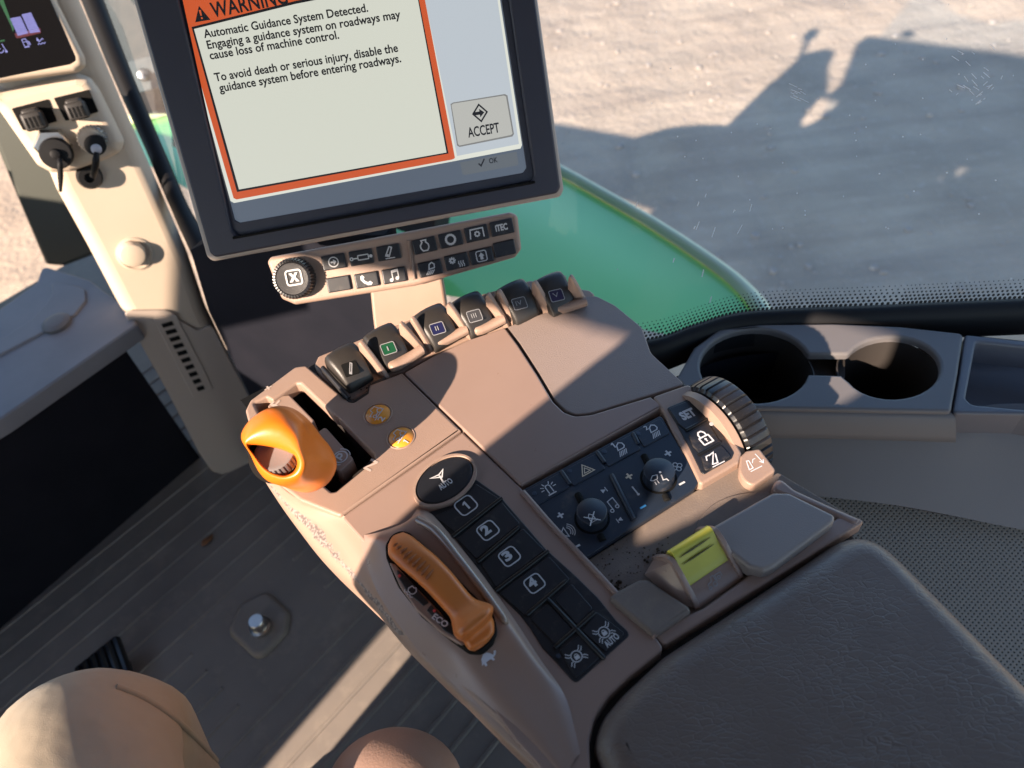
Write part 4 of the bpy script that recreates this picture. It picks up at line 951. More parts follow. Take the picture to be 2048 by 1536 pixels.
lathe_obj('thumb_wheel', [(.0158, -.008), (.0158, -.007, 1), (.0158, -.001, 1), (.0151, .0012), (.0135, .0018), (.0115, .0013)], wm, M_wheel, lev, teeth=30, depth=.0013, ang=35)
lathe_obj('knob_liner', [(.020, -.006), (.020, -.004)], fr(D(546, 916, DF + .022), CR, -FW), M_void, lev, 24)

ONE = ('f', [(-.07, -.5), (.13, -.5), (.13, .5), (-.03, .5), (-.3, .3), (-.24, .15), (-.07, .25)])
# two orange round buttons
for c, s_ in (((756, 829), '2'), ((802, 875), '1')):
    Mx, k = on_plane(c, K, .0015)
    lathe_obj('button_ring', [(29 * k, -.002), (29 * k, .0004), (27.5 * k, .0008), (26.5 * k, -.0002), (26 * k, -.002)], Mx, M_tan, con, 40)
    b = lathe_obj('round_button', [(25.5 * k, -.004), (25.5 * k, -.0006), (24 * k, .0006), (1 * k, .0010)], Mx, M_orangeb, con, 40, ang=60)
    q = K.up(.0026)
    icon('icon', (c[0] - 3, c[1] - 3), (12, -13), 23, q, [('o', .32, -.05, .2, .07), ('o', -.32, -.12, .12, .07), ('l', .07, [(-.5, .06), (-.5, .2), (-.12, .26), (-.05, .55), (.38, .55), (.45, .16)], False), ('l', .07, [(-.18, -.12), (.12, -.08)], False), ('l', .07, [(-.62, -.36), (.6, -.2)], False)], M_ink, b)
    text('number', s_, (c[0] + 8, c[1] + 15), (c[0] + 15, c[1] + 7), 11, q, M_ink, b, .02) if s_ == '2' else icon('number', (c[0] + 10, c[1] + 8), (12, -11), 11, q, [ONE], M_ink, b)

# centre panel and grained lid
slab('centre_panel', [(808, 745), (872, 709), (940, 678), (1010, 655), (1036, 690), (1075, 750), (1106, 803), (1128, 824), (1150, 832), (1182, 829), (1301, 793), (1325, 812), (1041, 970), (926, 858)], K, .0015, .013, M_tand, con, .0016, [.002, .02, .02, .003, .02, .02, .012, .008, .008, .008, .001, .001, .002, .001], res=4)
slab('lid', [(1013, 654), (1186, 588), (1230, 610), (1284, 654), (1302, 706), (1370, 768), (1290, 793), (1182, 826), (1152, 829), (1131, 821), (1110, 801), (1077, 746), (1040, 688)], K, -.001, .012, M_lid, con, .0012, [.002, .012, .02, .02, .02, .004, .002, .008, .008, .008, .012, .02, .02], res=4)
# front deck carrying the paddles
slab('front_deck', [(628, 730), (636, 712), (760, 662), (900, 606), (1060, 560), (1180, 580), (1192, 590), (1015, 652), (940, 676), (872, 706), (806, 742), (742, 766), (735, 784), (708, 800), (697, 799), (644, 757)], K, -.004, .02, M_tan, con, .002, .004)

# paddle switches ------------------------------------------------------------
def extrude_profile(bm, prof, x0, x1, M, taper=1.0):
    A = [bm.verts.new(M @ V((x0, y, z))) for y, z in prof]; B = [bm.verts.new(M @ V((x1, y, z))) for y, z in prof]; n = len(prof)
    for i in range(n): bm.faces.new((A[i], A[(i + 1) % n], B[(i + 1) % n], B[i]))
    bm.faces.new(A[::-1]); bm.faces.new(B)
def paddle_cap(par, Mx, sx):
    prof = [(-.013, -.004), (-.0145, .001), (-.0125, .006), (-.007, .0125), (.000, .0175), (.007, .0205), (.0125, .0195), (.0155, .014), (.016, .004), (.015, -.004)]
    pr = cr([V((0, y, z)) for y, z in prof], 40)
    bm = bmesh.new(); rings = []
    xs = [(-1, .72), (-.97, .86), (-.88, .96), (-.72, 1.0), (-.35, 1.03), (0, 1.04), (.35, 1.03), (.72, 1.0), (.88, .96), (.97, .86), (1, .72)]
    for fx_, sc in xs:
        rings.append([bm.verts.new((fx_ * sx * (.80 + .20 * min(1, max(0, (p.y + .014) / .02))), p.y * (.55 + .45 * sc), (p.z + .004) * sc - .004)) for p in pr])
    for k in range(len(rings) - 1):
        for j in range(len(pr) - 1): bm.faces.new((rings[k][j], rings[k + 1][j], rings[k + 1][j + 1], rings[k][j + 1]))
    bm.faces.new(rings[0]); bm.faces.new(rings[-1][::-1])
    return mesh_obj('switch_cap', bm, M_cap, par, Mx, 60)
fin_prof = [V((0, y, z)) for y, z in ((-.030, -.004), (-.022, .004), (-.008, .015), (.004, .0235), (.011, .0265), (.0155, .024), (.017, .016), (.0165, .004), (.016, -.004))]
def fin(par, base, peak, th=.0046):
    a, b = W(*base, K.up(.001)), W(*peak, Zp(ZK + .029)); d = b - a; d.z = 0; ln = d.length; d.normalize()
    sc = ln / .042; x = V((d.y, -d.x, 0)); o = a + d * (.030 * sc); o.z = ZK
    M = Matrix(((x.x, d.x, 0, o.x), (x.y, d.y, 0, o.y), (0, 0, 1, o.z), (0, 0, 0, 1)))
    pr = cr(fin_prof, 26); bm = bmesh.new(); rings = []
    for fx_, ins in ((-.5, .0010), (-.42, .0003), (-.25, 0), (.25, 0), (.42, .0003), (.5, .0010)):
        rings.append([bm.verts.new((fx_ * th, p.y * sc * (1 - ins * 18), (p.z - ins) * 1.18)) for p in pr])
    for k in range(5):
        for j in range(len(pr) - 1): bm.faces.new((rings[k][j], rings[k + 1][j], rings[k + 1][j + 1], rings[k][j + 1]))
    bm.faces.new(rings[0]); bm.faces.new(rings[-1][::-1])
    return mesh_obj('switch_fin', bm, M_tan, par, M, 50), d
def tab(par, a, b):
    A, B = W(*a, K.up(.0045)), W(*b, K.up(.0045)); x = B - A; L = x.length; c = (A + B) / 2
    prof = cr([V((0, y, z)) for y, z in ((-.0055, -.004), (-.006, .0005), (-.0035, .003), (.0, .0034), (.004, .0022), (.0052, -.001), (.005, -.004))], 18)
    bm = bmesh.new(); rings = []
    for fx_, sc, lift in ((-.5, .45, -.0015), (-.48, .75, -.0008), (-.42, .95, -.0004), (-.25, 1, -.0008), (.0, .92, -.0004), (.25, .85, .0008), (.42, .86, .0020), (.5, .84, .0024), (.505, .7, .0022)):
        rings.append([bm.verts.new((fx_ * L, p.y * sc, p.z * sc + lift)) for p in prof])
    for k in range(len(rings) - 1):
        for j in range(len(prof) - 1): bm.faces.new((rings[k][j], rings[k + 1][j], rings[k + 1][j + 1], rings[k][j + 1]))
    bm.faces.new(rings[0]); bm.faces.new(rings[-1][::-1])
    return mesh_obj('switch_tab', bm, M_tan, par, fr(c, x, (0, 0, 1)), 60)
M_lg = mat('green switch print', (.008, .07, .03), .4, .5); M_lb = mat('blue switch print', (.012, .014, .06), .4, .5); M_lk = mat('grey switch print', (.05, .05, .055), .4, .5); M_lp = mat('purple switch print', (.02, .014, .05), .4, .5)
pads = [((698, 729), (29, 33), None, 'blank', .0145), ((774, 689), (40, 33), M_lg, 'I', .0150), ((872, 649), (40, 33), M_lb, 'II', .0152), ((946, 624), (39, 32), M_lk, 'III', .0150), ((1036, 599), (37, 31), M_lk, 'IV', .0150), ((1110, 583), (36, 30), M_lp, 'V', .0150)]
hds = [-32, -31, -29, -27, -26, -24]
for i, (c, r_, m_, s_, sx) in enumerate(pads):
    h = R(hds[i]); d = V((sin(h), cos(h), 0)); x = V((d.y, -d.x, 0)); tilt = V((0, 0, 1))
    P = W(c[0], c[1], Zp(ZK + .013)); P.z = ZK - .001
    cap = paddle_cap(con, Matrix(((x.x, d.x, 0, P.x), (x.y, d.y, 0, P.y), (0, 0, 1, P.z), (0, 0, 0, 1))) @ Matrix.Diagonal((1.1, 1.18, 1.18, 1)), sx)
    pn = (V((0, 0, 1)) * .84 - d * .55).normalized(); lp = PL(P + V((0, 0, .0151)) - d * .0080 + pn * .0014, pn)
    cc_ = (c[0] + 3, c[1] + 8)
    rt = (10, -3.5 + .2 * i)
    if m_:
        kk, q = key('switch_label', cc_, rt, 26, 21, lp, cap, m_, 0, 0, .0012, th=.003)
        icon('label_frame', cc_, rt, 21, lp, [('r', 0, 0, 1.3, 1.08, .18, .07)], M_inkd, cap, .0004)
        wd_ = {1: 2, 2: 5, 3: 8, 4: 10, 5: 9}[i]
        text('numeral', s_, (cc_[0] - wd_ * .6, cc_[1] + 5), (cc_[0] + wd_ * .6, cc_[1] + 5 - wd_ * .35), 9, lp, M_inkd, cap, .0, .0006)
    else:
        key('switch_label', cc_, rt, 30, 27, lp, cap, M_void, 0, 0, .0015, th=.003)
        icon('icon', cc_, rt, 22, lp, [('l', .09, [(-.25, -.42), (-.1, -.5), (.28, .4), (.15, .5)], True), ('d', -.15, -.35, .08)], M_inkd, cap, .0004)
for b_, p_ in (((776, 750), (722, 686)), ((854, 699), (802, 648)), ((866, 697), (825, 637)), ((944, 668), (898, 609)), ((1019, 645), (976, 590)), ((1034, 641), (998, 583)), ((1110, 625), (1069, 565)), ((1178, 608), (1141, 554))): fin(con, b_, p_)
for a_, b__ in (((777, 733), (845, 700)), ((868, 683), (934, 660)), ((946, 659), (1008, 639)), ((1110, 614), (1172, 604))): tab(con, a_, b__)
# black well of the first switch
slab('switch_well', [(643, 740), (650, 733), (700, 796), (706, 800), (735, 783), (736, 770), (768, 752), (772, 756), (740, 790), (707, 806), (696, 804)], K, .0005, .012, M_base, con, .001, .001)
tube_obj('well_edge', [W(645, 735, K.up(.012)), W(660, 752, K.up(.010)), W(698, 796, K.up(.002))], .0022, M_black, con, 8)

# frame panel around the long key strip, ends at the pad
slab('frame_panel', [(683, 1034), (925, 863), (1041, 974), (1180, 1127), (1314, 1276), (1328, 1298), (1262, 1350), (1216, 1393), (1188, 1436), (1178, 1480), (1182, 1600), (1120, 1580), (1030, 1480), (900, 1300), (800, 1150), (735, 1092)], K, 0, .012, M_tand, con, .0016, [.004, .001, .002, .02, .003, .006, .02, .02, .02, .02, .001, .001, .02, .02, .02, .01], res=4)
# raised right-hand rail of the strip
rl = [W(*p, K.up(.0005)) for p in ((1046, 984), (1105, 1052), (1160, 1110), (1200, 1152), (1250, 1206), (1312, 1274))]
tube_obj('strip_rail', rl, .0022, M_tand, con, 10)
# throttle pod, a soft bulge on the left
podL = [W(*p, K.up(-.004)) for p in ((712, 1072), (724, 1097), (741, 1151), (765, 1202), (822, 1283), (870, 1332), (941, 1402), (1030, 1485), (1110, 1560))]
podM = [W(*p, K.up(.010)) for p in ((742, 1058), (762, 1082), (792, 1130), (826, 1184), (872, 1250), (915, 1300), (975, 1360), (1050, 1440), (1125, 1540))]
podN = [W(*p, K.up(.015)) for p in ((778, 1042), (808, 1058), (848, 1094), (886, 1142), (932, 1210), (968, 1262), (1018, 1318), (1078, 1400), (1140, 1520))]
podC = [W(*p, K.up(.0165)) for p in ((812, 1024), (842, 1030), (886, 1074), (932, 1130), (976, 1188), (1010, 1238), (1052, 1296), (1100, 1370), (1150, 1500))]
podR = [W(*p, K.up(-.001)) for p in ((838, 1012), (868, 1030), (910, 1080), (956, 1136), (1000, 1196), (1036, 1248), (1082, 1318), (1140, 1400), (1170, 1500))]
tp_ = [0.35, .95, 1, 1, 1, .95, .55, .2, .05]
for row in (podM, podN, podC):
    for i in range(len(row)): row[i] = V((row[i].x, row[i].y, ZK + (row[i].z - ZK) * tp_[i]))
loft('throttle_pod', [podL, podM, podN, podC, podR], M_tand, con, 60, 8)
# throttle recess and lever
KT = Zp(ZK + .0165)
slab('throttle_recess', [(770, 1090), (783, 1068), (802, 1060), (818, 1064), (870, 1108), (938, 1180), (988, 1226), (994, 1262), (984, 1284), (962, 1302), (935, 1300), (900, 1275), (838, 1222), (790, 1160), (772, 1115)], KT, .001, .012, M_void, con, .001, .008)
ep = slab('eco_panel', [(778, 1124), (790, 1128), (830, 1172), (880, 1224), (930, 1288), (922, 1289), (880, 1262), (832, 1218), (800, 1172)], KT, .0022, .004, M_tand, con, .0008, .003)
KE = KT.up(.0022)
slab('eco_key', [(792, 1136), (812, 1152), (858, 1204), (846, 1211), (815, 1184), (796, 1154)], KT, .003, .003, M_black, ep, .0005, .001)
slab('eco_key', [(862, 1208), (905, 1252), (928, 1284), (890, 1262), (853, 1220)], KT, .003, .003, M_black, ep, .0005, .001)
text('lettering', 'ECO', (863, 1236), (891, 1256), 12, KT.up(.003), M_white, ep, .03)
icon('icon', (824, 1181), (10, 10), 22, KT.up(.003), [('l', .09, [(-.4, -.1), (-.32, .3), (0, .3), (.1, .42), (.4, .2), (.42, -.1), (.2, -.3), (-.2, -.3)], True), ('l', .07, [(-.6, -.42), (-.4, -.55), (-.2, -.42), (0, -.55), (.2, -.42), (.4, -.55), (.6, -.42)], False)], M_white, ep)
for c in ((799, 1152), (869, 1222)):
    Mx, k = on_plane(c, KT, .003); lathe_obj('red_light', [(3.2 * k, 0), (3 * k, .0006), (1 * k, .0008)], Mx, mat('red lamp', (.55, .06, .07), .4), ep, 14)
# lever: loft of cross sections along its length (left edge, crown, right edge)
lv = [((776, 1090), (786, 1072), (806, 1064), .002), ((777, 1110), (796, 1084), (824, 1072), .009), ((790, 1126), (818, 1100), (846, 1090), .013), ((812, 1146), (846, 1120), (874, 1113), .015), ((838, 1168), (872, 1142), (900, 1140), .016), ((862, 1192), (893, 1166), (920, 1164), .016),
      ((884, 1216), (912, 1190), (938, 1186), .016), ((900, 1236), (930, 1210), (952, 1198), .017), ((904, 1254), (944, 1222), (976, 1206), .021), ((908, 1270), (950, 1236), (986, 1212), .026), ((918, 1280), (958, 1248), (987, 1222), .025), ((926, 1284), (964, 1254), (984, 1232), .014), ((930, 1290), (966, 1262), (988, 1244), .011), ((938, 1300), (966, 1282), (988, 1266), .009), ((950, 1302), (964, 1294), (976, 1284), .002)]
rows = []
for i, (l, c, r_, h) in enumerate(lv):
    zl = KT.up(.001)
    a = W(*l, zl); b = W(*c, KT.up(h)); e = W(*r_, zl); up = KT.up(h * .9)
    l2 = W(l[0] * .86 + c[0] * .14, l[1] * .86 + c[1] * .14, up); r2 = W(r_[0] * .86 + c[0] * .14, r_[1] * .86 + c[1] * .14, up)
    rows.append([a, l2, b, r2, e])
thr = loft('throttle_lever', rows, M_rust, con, 17, 5, ang=60)
# grip grooves on the lever
for i in range(9):
    f = i / 8
    l = V((783, 1106)).lerp(V((851, 1172)), f ** 1.15); r_ = V((812, 1072)).lerp(V((872, 1132)), f ** 1.15); ln = .5 + .42 * f
    m_ = l.lerp(r_, .5)
    hh = KT.up(.009 + .0075 * min(1, f * 2.2))
    p0, p1, p2 = W(*l.lerp(r_, .10), KT.up(.004 + .007 * min(1, f * 2))), W(*(l.lerp(r_, .42) + V((-5, -1))), hh), W(*l.lerp(r_, .62 + .28 * f), hh.up(-.0012))
    tube_obj('grip_groove', [p0, p1, p2], [.0004, .0012, .0003], mat('groove shade', (.22, .06, .012), .6) if i == 0 else bpy.data.materials['groove shade'], thr, 6)
# turtle mark
icon('slow_mark', (973, 1316), (12, -9), 32, K.up(.0105), [('f', [(-.42, -.15), (-.3, .12), (-.05, .3), (.2, .26), (.36, .05), (.42, -.1), (.5, -.04), (.62, .14), (.72, .12), (.7, -.02), (.52, -.2), (.34, -.22), (.36, -.4), (.24, -.4), (.16, -.22), (-.18, -.22), (-.2, -.4), (-.34, -.4), (-.32, -.2), (-.5, -.26)])], M_white, con)
# ------------------------------------------------------------------ oval button and long key strip
KS = K
oc_ = []
for i in range(40):
    a = 2 * pi * i / 40; x = 66 * cos(a); y = 41 * sin(a); ro = R(-33); oc_.append((889 + x * cos(ro) - y * sin(ro), 960 + x * sin(ro) + y * cos(ro)))
def scale(L_, c, f): return [(c[0] + (x - c[0]) * f, c[1] + (y - c[1]) * f) for x, y in L_]
slab('oval_surround', scale(oc_, (889, 960), 1.07), K, .004, .006, M_tan, con, .0022, 0, [scale(oc_, (889, 960), .975)], 0)
ob = slab('oval_button', scale(oc_, (889, 960), .955), K, .0034, .008, M_black, con, .0016, 0, res=4)
icon('icon', (881, 956), (12, -8), 24, K.up(.0034), [('l', .11, [(-.55, .42), (.12, -.02), (.52, .47), (.05, .28)], True), ('l', .12, [(.05, .2), (-.08, -.55)], False)], M_ink, ob)
text('lettering', 'AUTO', (882, 981), (907, 964), 11, K.up(.0034), M_ink, ob, .03)
strip = [(836, 1030), (862, 1022), (905, 1010), (950, 957), (1000, 992), (1092, 1098), (1150, 1150), (1196, 1195), (1232, 1240), (1262, 1268), (1151, 1368), (1110, 1322), (1085, 1296), (1060, 1256), (1040, 1230), (985, 1176), (908, 1074), (868, 1036)]
kst = slab('key_strip', strip, K, .0006, .004, M_black, con, .0006, [.003, .003, .003, .003, .003, .003, .02, .02, .01, .004, .004, .01, .01, .01, .01, .003, .003, .003])
KS1 = K.up(.0012)
kpoly = [('1', [(868, 1032), (905, 1016), (950, 966), (998, 996), (910, 1066)], (932, 1011)), ('2', [(913, 1078), (1003, 1003), (1040, 1046), (953, 1118)], (976, 1061)), ('3', [(962, 1128), (1046, 1056), (1090, 1100), (992, 1176)], (1019, 1113)), ('4', [(998, 1186), (1098, 1112), (1140, 1158), (1050, 1232)], (1069, 1167))]
for s_, q, c in kpoly:
    b = slab('number_key', q, K, .0014, .002, M_black, con, .0006, .002)
    kk = K.up(.0014); rt = (12, -8.6)
    icon('icon', c, rt, 35, kk, [('r', 0, 0, .95, .92, .26, .07)], M_ink, b)
    if s_ == '1': icon('number', (c[0] + 1, c[1]), rt, 18, kk, [ONE], M_ink, b, .0004)
    else: text('number', s_, (c[0] - 6, c[1] + 11), (c[0] + 8, c[1] + 1), 18, kk, M_ink, b, .05, lift=.0004)
blank = [[(1060, 1238), (1096, 1206), (1148, 1262), (1112, 1290)], [(1110, 1200), (1142, 1166), (1185, 1215), (1156, 1252)]]
for q in blank: slab('blank_key', q, K, .0014, .002, M_black, con, .0006, .002)
LK = [('o', 0, 0, .33, .06), ('f', [(-.15, -.19), (.15, -.19), (.15, .04), (-.15, .04)]), ('a', 0, .04, .1, .05, 0, 180)] + [('l', .05, [(a * .34, b * .16), (a * .44, b * .16), (a * .60, b * .34)], False) for a in (-1, 1) for b in (-1, 1)] + [('l', .05, [(a * .27, b * .27), (a * .36, b * .30), (a * .50, b * .48)], False) for a in (-1, 1) for b in (-1, 1)]
b = slab('lock_key', [(1118, 1300), (1160, 1268), (1202, 1312), (1152, 1358)], K, .0014, .002, M_black, con, .0006, .002)
icon('icon', (1153, 1313), (12, -8.6), 34, K.up(.0014), LK, M_ink, b)
b = slab('lock_key', [(1164, 1262), (1192, 1222), (1250, 1266), (1210, 1304)], K, .0014, .002, M_black, con, .0006, .002)
icon('icon', (1208, 1265), (12, -8.6), 34, K.up(.0014), LK, M_ink, b)
text('lettering', 'AUTO', (1215, 1296), (1240, 1275), 13, K.up(.0014), M_ink, b, .03)
def rib(nm, a, b, rad=.0016, m=M_rib, pl=None):
    pl = pl or K.up(.0012); A, B = W(*a, pl), W(*b, pl); return tube_obj(nm, [A, A.lerp(B, .05), A.lerp(B, .95), B], [rad * .5, rad, rad, rad * .5], m, con, 10)
for a, b in (((907, 1072), (1001, 998)), ((958, 1122), (1036, 1056)), ((994, 1180), (1094, 1104)), ((1056, 1228), (1131, 1163)), ((1097, 1200), (1206, 1314)), ((1112, 1293), (1188, 1226))): rib('strip_rib', a, b)
# translucent edge trim between pod and strip
tube_obj('edge_trim', [W(*p, K.up(h)) for p, h in (((836, 1040), .017), ((872, 1062), .0195), ((918, 1118), .0195), ((966, 1180), .0195), ((1006, 1236), .0175), ((1014, 1250), .012))], [.003, .0034, .003, .0028, .0026, .001], mat('clear edge strip', (.26, .20, .165), .16, .6, coat=.5), con, 12)
# row lights
for c in ((1117, 1312),):
    Mx, k = on_plane(c, K, .0014); lathe_obj('status_light', [(5 * k, 0), (5 * k, .0003), (1 * k, .0004)], Mx, mat('dim lens', (.03, .04, .06), .3), con, 16)

# ------------------------------------------------------------------ climate panel
cp = slab('climate_panel', [(1041, 982), (1322, 830), (1340, 862), (1372, 914), (1397, 964), (1388, 978), (1166, 1118), (1120, 1070)], K, .0005, .005, M_navy, con, .0008, .003)
KC = K.up(.0016)
rowk = [[(1046, 984), (1120, 945), (1140, 974), (1072, 1012)], [(1126, 941), (1191, 907), (1211, 937), (1146, 972)], [(1197, 903), (1262, 868), (1282, 898), (1217, 933)], [(1268, 864), (1320, 836), (1340, 866), (1288, 894)]]
RT = (12, -6.6)
beam = [('l', .08, [(-.16, -.02), (-.02, .36), (.2, .5), (.4, .36), (.42, .12), (.3, -.02)], True)] + [('l', .06, [(-.12 + .12 * i, -.14), (-.34 + .13 * i, -.52)], False) for i in range(5)]
ics = [((1099, 979), [('l', .07, [(-.16, -.3), (-.16, .25), (-.08, .36), (.08, .36), (.16, .25), (.16, -.3)], False), ('l', .09, [(-.3, -.38), (.3, -.38)], False)] + [('l', .06, [(cos(R(a)) * .32, sin(R(a)) * .32 + .1), (cos(R(a)) * .55, sin(R(a)) * .55 + .1)], False) for a in (0, 30, 62, 118, 150, 180)]),
       ((1171, 939), [('l', .07, [(-.46, -.36), (.46, -.36), (0, .42)], True), ('l', .06, [(-.22, -.23), (.22, -.23), (0, .14)], True)]),
       ((1240, 899), beam), ((1306, 863), beam)]
for i, q in enumerate(rowk):
    b = slab('row_key', q, K, .0014, .003, M_navy, con, .0006, .0015)
    icon('icon', ics[i][0], RT, 27, K.up(.0014), ics[i][1], M_inky if i == 1 else M_ink, b)
    if i == 2: icon('number', (1227, 891), RT, 12, K.up(.0014), [ONE], M_ink, b)
    if i == 3: text('number', '2', (1292, 861), (1298, 858), 9, K.up(.0014), M_ink, b, .02)
for a, b in (((1123, 943), (1140, 968)), ((1194, 904), (1209, 925)), ((1266, 867), (1277, 888))): rib('row_rib', a, b, .0017, M_navy)
rib('centre_rib', (1224, 952), (1266, 1036), .0021, M_navy)
for c in ((1069, 987), (1139, 942), (1209, 903), (1276, 867)):
    Mx, k = on_plane(c, K, .0014); lathe_obj('status_light', [(5 * k, 0), (5 * k, .0003), (1 * k, .0004)], Mx, mat('lens', (.03, .045, .07), .3) if 'lens' not in bpy.data.materials else bpy.data.materials['lens'], con, 16)
for c, r_, ic in (((1184, 1037), 31, 0), ((1317, 957), 32, 1)):
    Mx, k = on_plane(c, K, .0005)
    sc = Matrix.Identity(4)
    lathe_obj('dial_well', [(r_ * 1.16 * k, -.001), (r_ * 1.16 * k, .0002), (r_ * .9 * k, .0003)], Mx, M_void, con, 40)
    hgt = .011
    dl = lathe_obj('dial', [(r_ * k, 0), (r_ * .99 * k, hgt * .85), (r_ * .96 * k, hgt * .97), (r_ * .92 * k, hgt), (2 * k, hgt + .0004)], Mx, M_navy, con, 48)
    q = K.up(hgt + .0009); cc_ = (c[0] + 0, c[1] - 0)
    if ic == 0: icon('icon', cc_, RT, 24, q, [('l', .06, [(-.35, -.3), (-.2, -.2), (-.2, .22), (-.02, .42), (.02, .42), (.2, .22), (.2, -.2), (.35, -.3)], True), ('l', .08, [(-.48, .42), (.48, -.48)], False), ('l', .08, [(.48, .42), (-.48, -.48)], False)], M_ink, dl)
    else: icon('icon', cc_, RT, 25, q, [('l', .05, [(-.6, .15), (-.25, .42), (.1, .3), (-.1, .0), (-.46, .02)], True), ('d', .42, .38, .09), ('l', .08, [(.36, .16), (.2, -.3), (.46, -.36), (.5, -.58)], False), ('l', .05, [(-.42, -.1), (-.46, -.38)], False), ('l', .05, [(-.2, -.1), (-.22, -.38)], False)], M_ink, dl)
for a, b in (((1155, 988), (1164, 1006)), ((1200, 1070), (1206, 1082)), ((1287, 911), (1296, 928)), ((1330, 990), (1335, 1002))): rib('dial_notch', a, b, .0028, M_void, K.up(.0002))
KCp = K.up(.0005)
def pr(nm, c, h, it, m=M_ink): return icon(nm, c, RT, h, KCp, it, m, cp)
PLUS = [('l', .26, [(-.5, 0), (.5, 0)], False), ('l', .26, [(0, -.5), (0, .5)], False)]; MINUS = [('l', .3, [(-.5, 0), (.5, 0)], False)]
pr('plus_mark', (1121, 1031), 13, PLUS); pr('minus_mark', (1154, 1093), 13, MINUS); pr('plus_mark', (1258, 953), 14, PLUS, M_inky); pr('minus_mark', (1286, 1014), 13, MINUS, M_inkb)
pr('plus_mark', (1336, 907), 14, PLUS); pr('minus_mark', (1364, 967), 13, MINUS)
pr('speaker_icon', (1133, 1064), 26, [('l', .08, [(-.5, -.18), (-.5, .18), (-.28, .18), (-.02, .4), (-.02, -.4), (-.28, -.18)], True)] + [('a', -.05, 0, .2 + .15 * i, .06, -55, 55) for i in range(1, 4)])
pr('note_icon', (1226, 1010), 26, [('l', .07, [(-.2, -.36), (-.2, .42), (.3, .52), (.3, -.24)], False), ('o', -.32, -.38, .12, .07), ('o', .18, -.26, .12, .07)])
pr('skip_icon', (1208, 981), 11, [('f', [(-.45, -.4), (-.45, .4), (.3, 0)]), ('l', .14, [(.4, -.45), (.4, .45)], False)]); pr('skip_icon', (1239, 1040), 11, [('f', [(.45, -.4), (.45, .4), (-.3, 0)]), ('l', .14, [(-.4, -.45), (-.4, .45)], False)])
pr('temperature_icon', (1271, 982), 22, [('l', .12, [(0, .5), (0, -.3)], False), ('d', 0, -.4, .12)])
pr('fan_icon', (1354, 934), 21, [('o', .0, .27, .2, .09), ('o', .0, -.27, .2, .09), ('o', .28, 0, .2, .09), ('o', -.28, 0, .2, .09)])

# ------------------------------------------------------------------ right-hand column: SET keys and wheel
slab('column_frame', [(1304, 793), (1376, 768), (1404, 786), (1440, 830), (1484, 905), (1478, 925), (1405, 968), (1398, 966), (1374, 915), (1342, 858), (1326, 822)], K, .002, .014, M_tan, con, .002, .004, res=4)
cs = slab('set_panel', [(1333, 815), (1388, 793), (1400, 800), (1430, 842), (1468, 906), (1464, 916), (1408, 948), (1402, 944), (1378, 894), (1352, 846)], K, .0030, .004, M_black, con, .0008, .003)
KP = K.up(.0042)
for nm, q in (('set_key', [(1337, 817), (1387, 797), (1413, 836), (1373, 860), (1356, 846)]), ('park_lock_key', [(1377, 868), (1416, 844), (1440, 884), (1400, 906), (1386, 892)]), ('hitch_key', [(1402, 912), (1442, 890), (1462, 912), (1410, 942)])):
    b = slab(nm, q, K, .0042, .003, M_black, con, .0006, .002)
    if nm == 'set_key': text('lettering', 'SET', (1367, 841), (1394, 829), 17, KP, M_ink, b, .05)
    elif nm == 'park_lock_key': icon('icon', (1408, 875), (12, -6), 30, KP, [('r', 0, -.22, .66, .55, .03, .1), ('l', .1, [(-.22, .04), (-.22, .3), (-.1, .47), (.1, .47), (.22, .3), (.22, .04)], False), ('d', 0, -.16, .08), ('l', .08, [(0, -.16), (0, -.36)], False)], M_white, b)
    else: icon('icon', (1427, 918), (12, -6), 29, KP, [('l', .09, [(-.12, .34), (.3, .44), (-.3, -.32), (.05, -.38), (.34, .28)], False), ('l', .08, [(-.45, .08), (-.3, .38), (-.05, .38)], False), ('l', .07, [(-.45, -.5), (.5, -.5)], False)], M_white, b)
for a, b in (((1373, 860), (1414, 838)), ((1398, 908), (1439, 885))): rib('panel_rib', a, b, .0014, M_rib, K.up(.0036))
Mx, k = on_plane((1423, 848), K, .0042); lathe_obj('status_light', [(4.5 * k, 0), (4.5 * k, .0004), (1 * k, .0005)], Mx, mat('pale lens', (.4, .4, .42), .4), con, 16)
# ribbed thumb wheel on the right edge
w0, w1 = W(1406, 762, K.up(.012)), W(1505, 888, K.up(.004))
wx = V((cos(R(-25)), -sin(R(-25)), 0)); wa = V((wx.y, -wx.x, 0)) * -1
wc = W(1436, 829, K) + wx * .010; wc.z = ZK - .029; RAD = .047
Mw = fr(wc, V((0, 0, 1)), wx)
lathe_obj('ribbed_wheel', [(RAD * .80, -.0125), (RAD * .93, -.0120), (RAD * .985, -.0100, 1), (RAD, -.0075, 1), (RAD, .0085, 1), (RAD * .985, .0105, 1), (RAD * .93, .0125), (RAD * .80, .013)], Mw, M_blackg, con, teeth=38, depth=.0015, duty=.78, ang=30)
lathe_obj('wheel_cheek', [(RAD * .90, -.022), (RAD * .94, -.0215), (RAD * .95, -.0150), (RAD * .90, -.0132)], Mw, M_tan, con, 64)
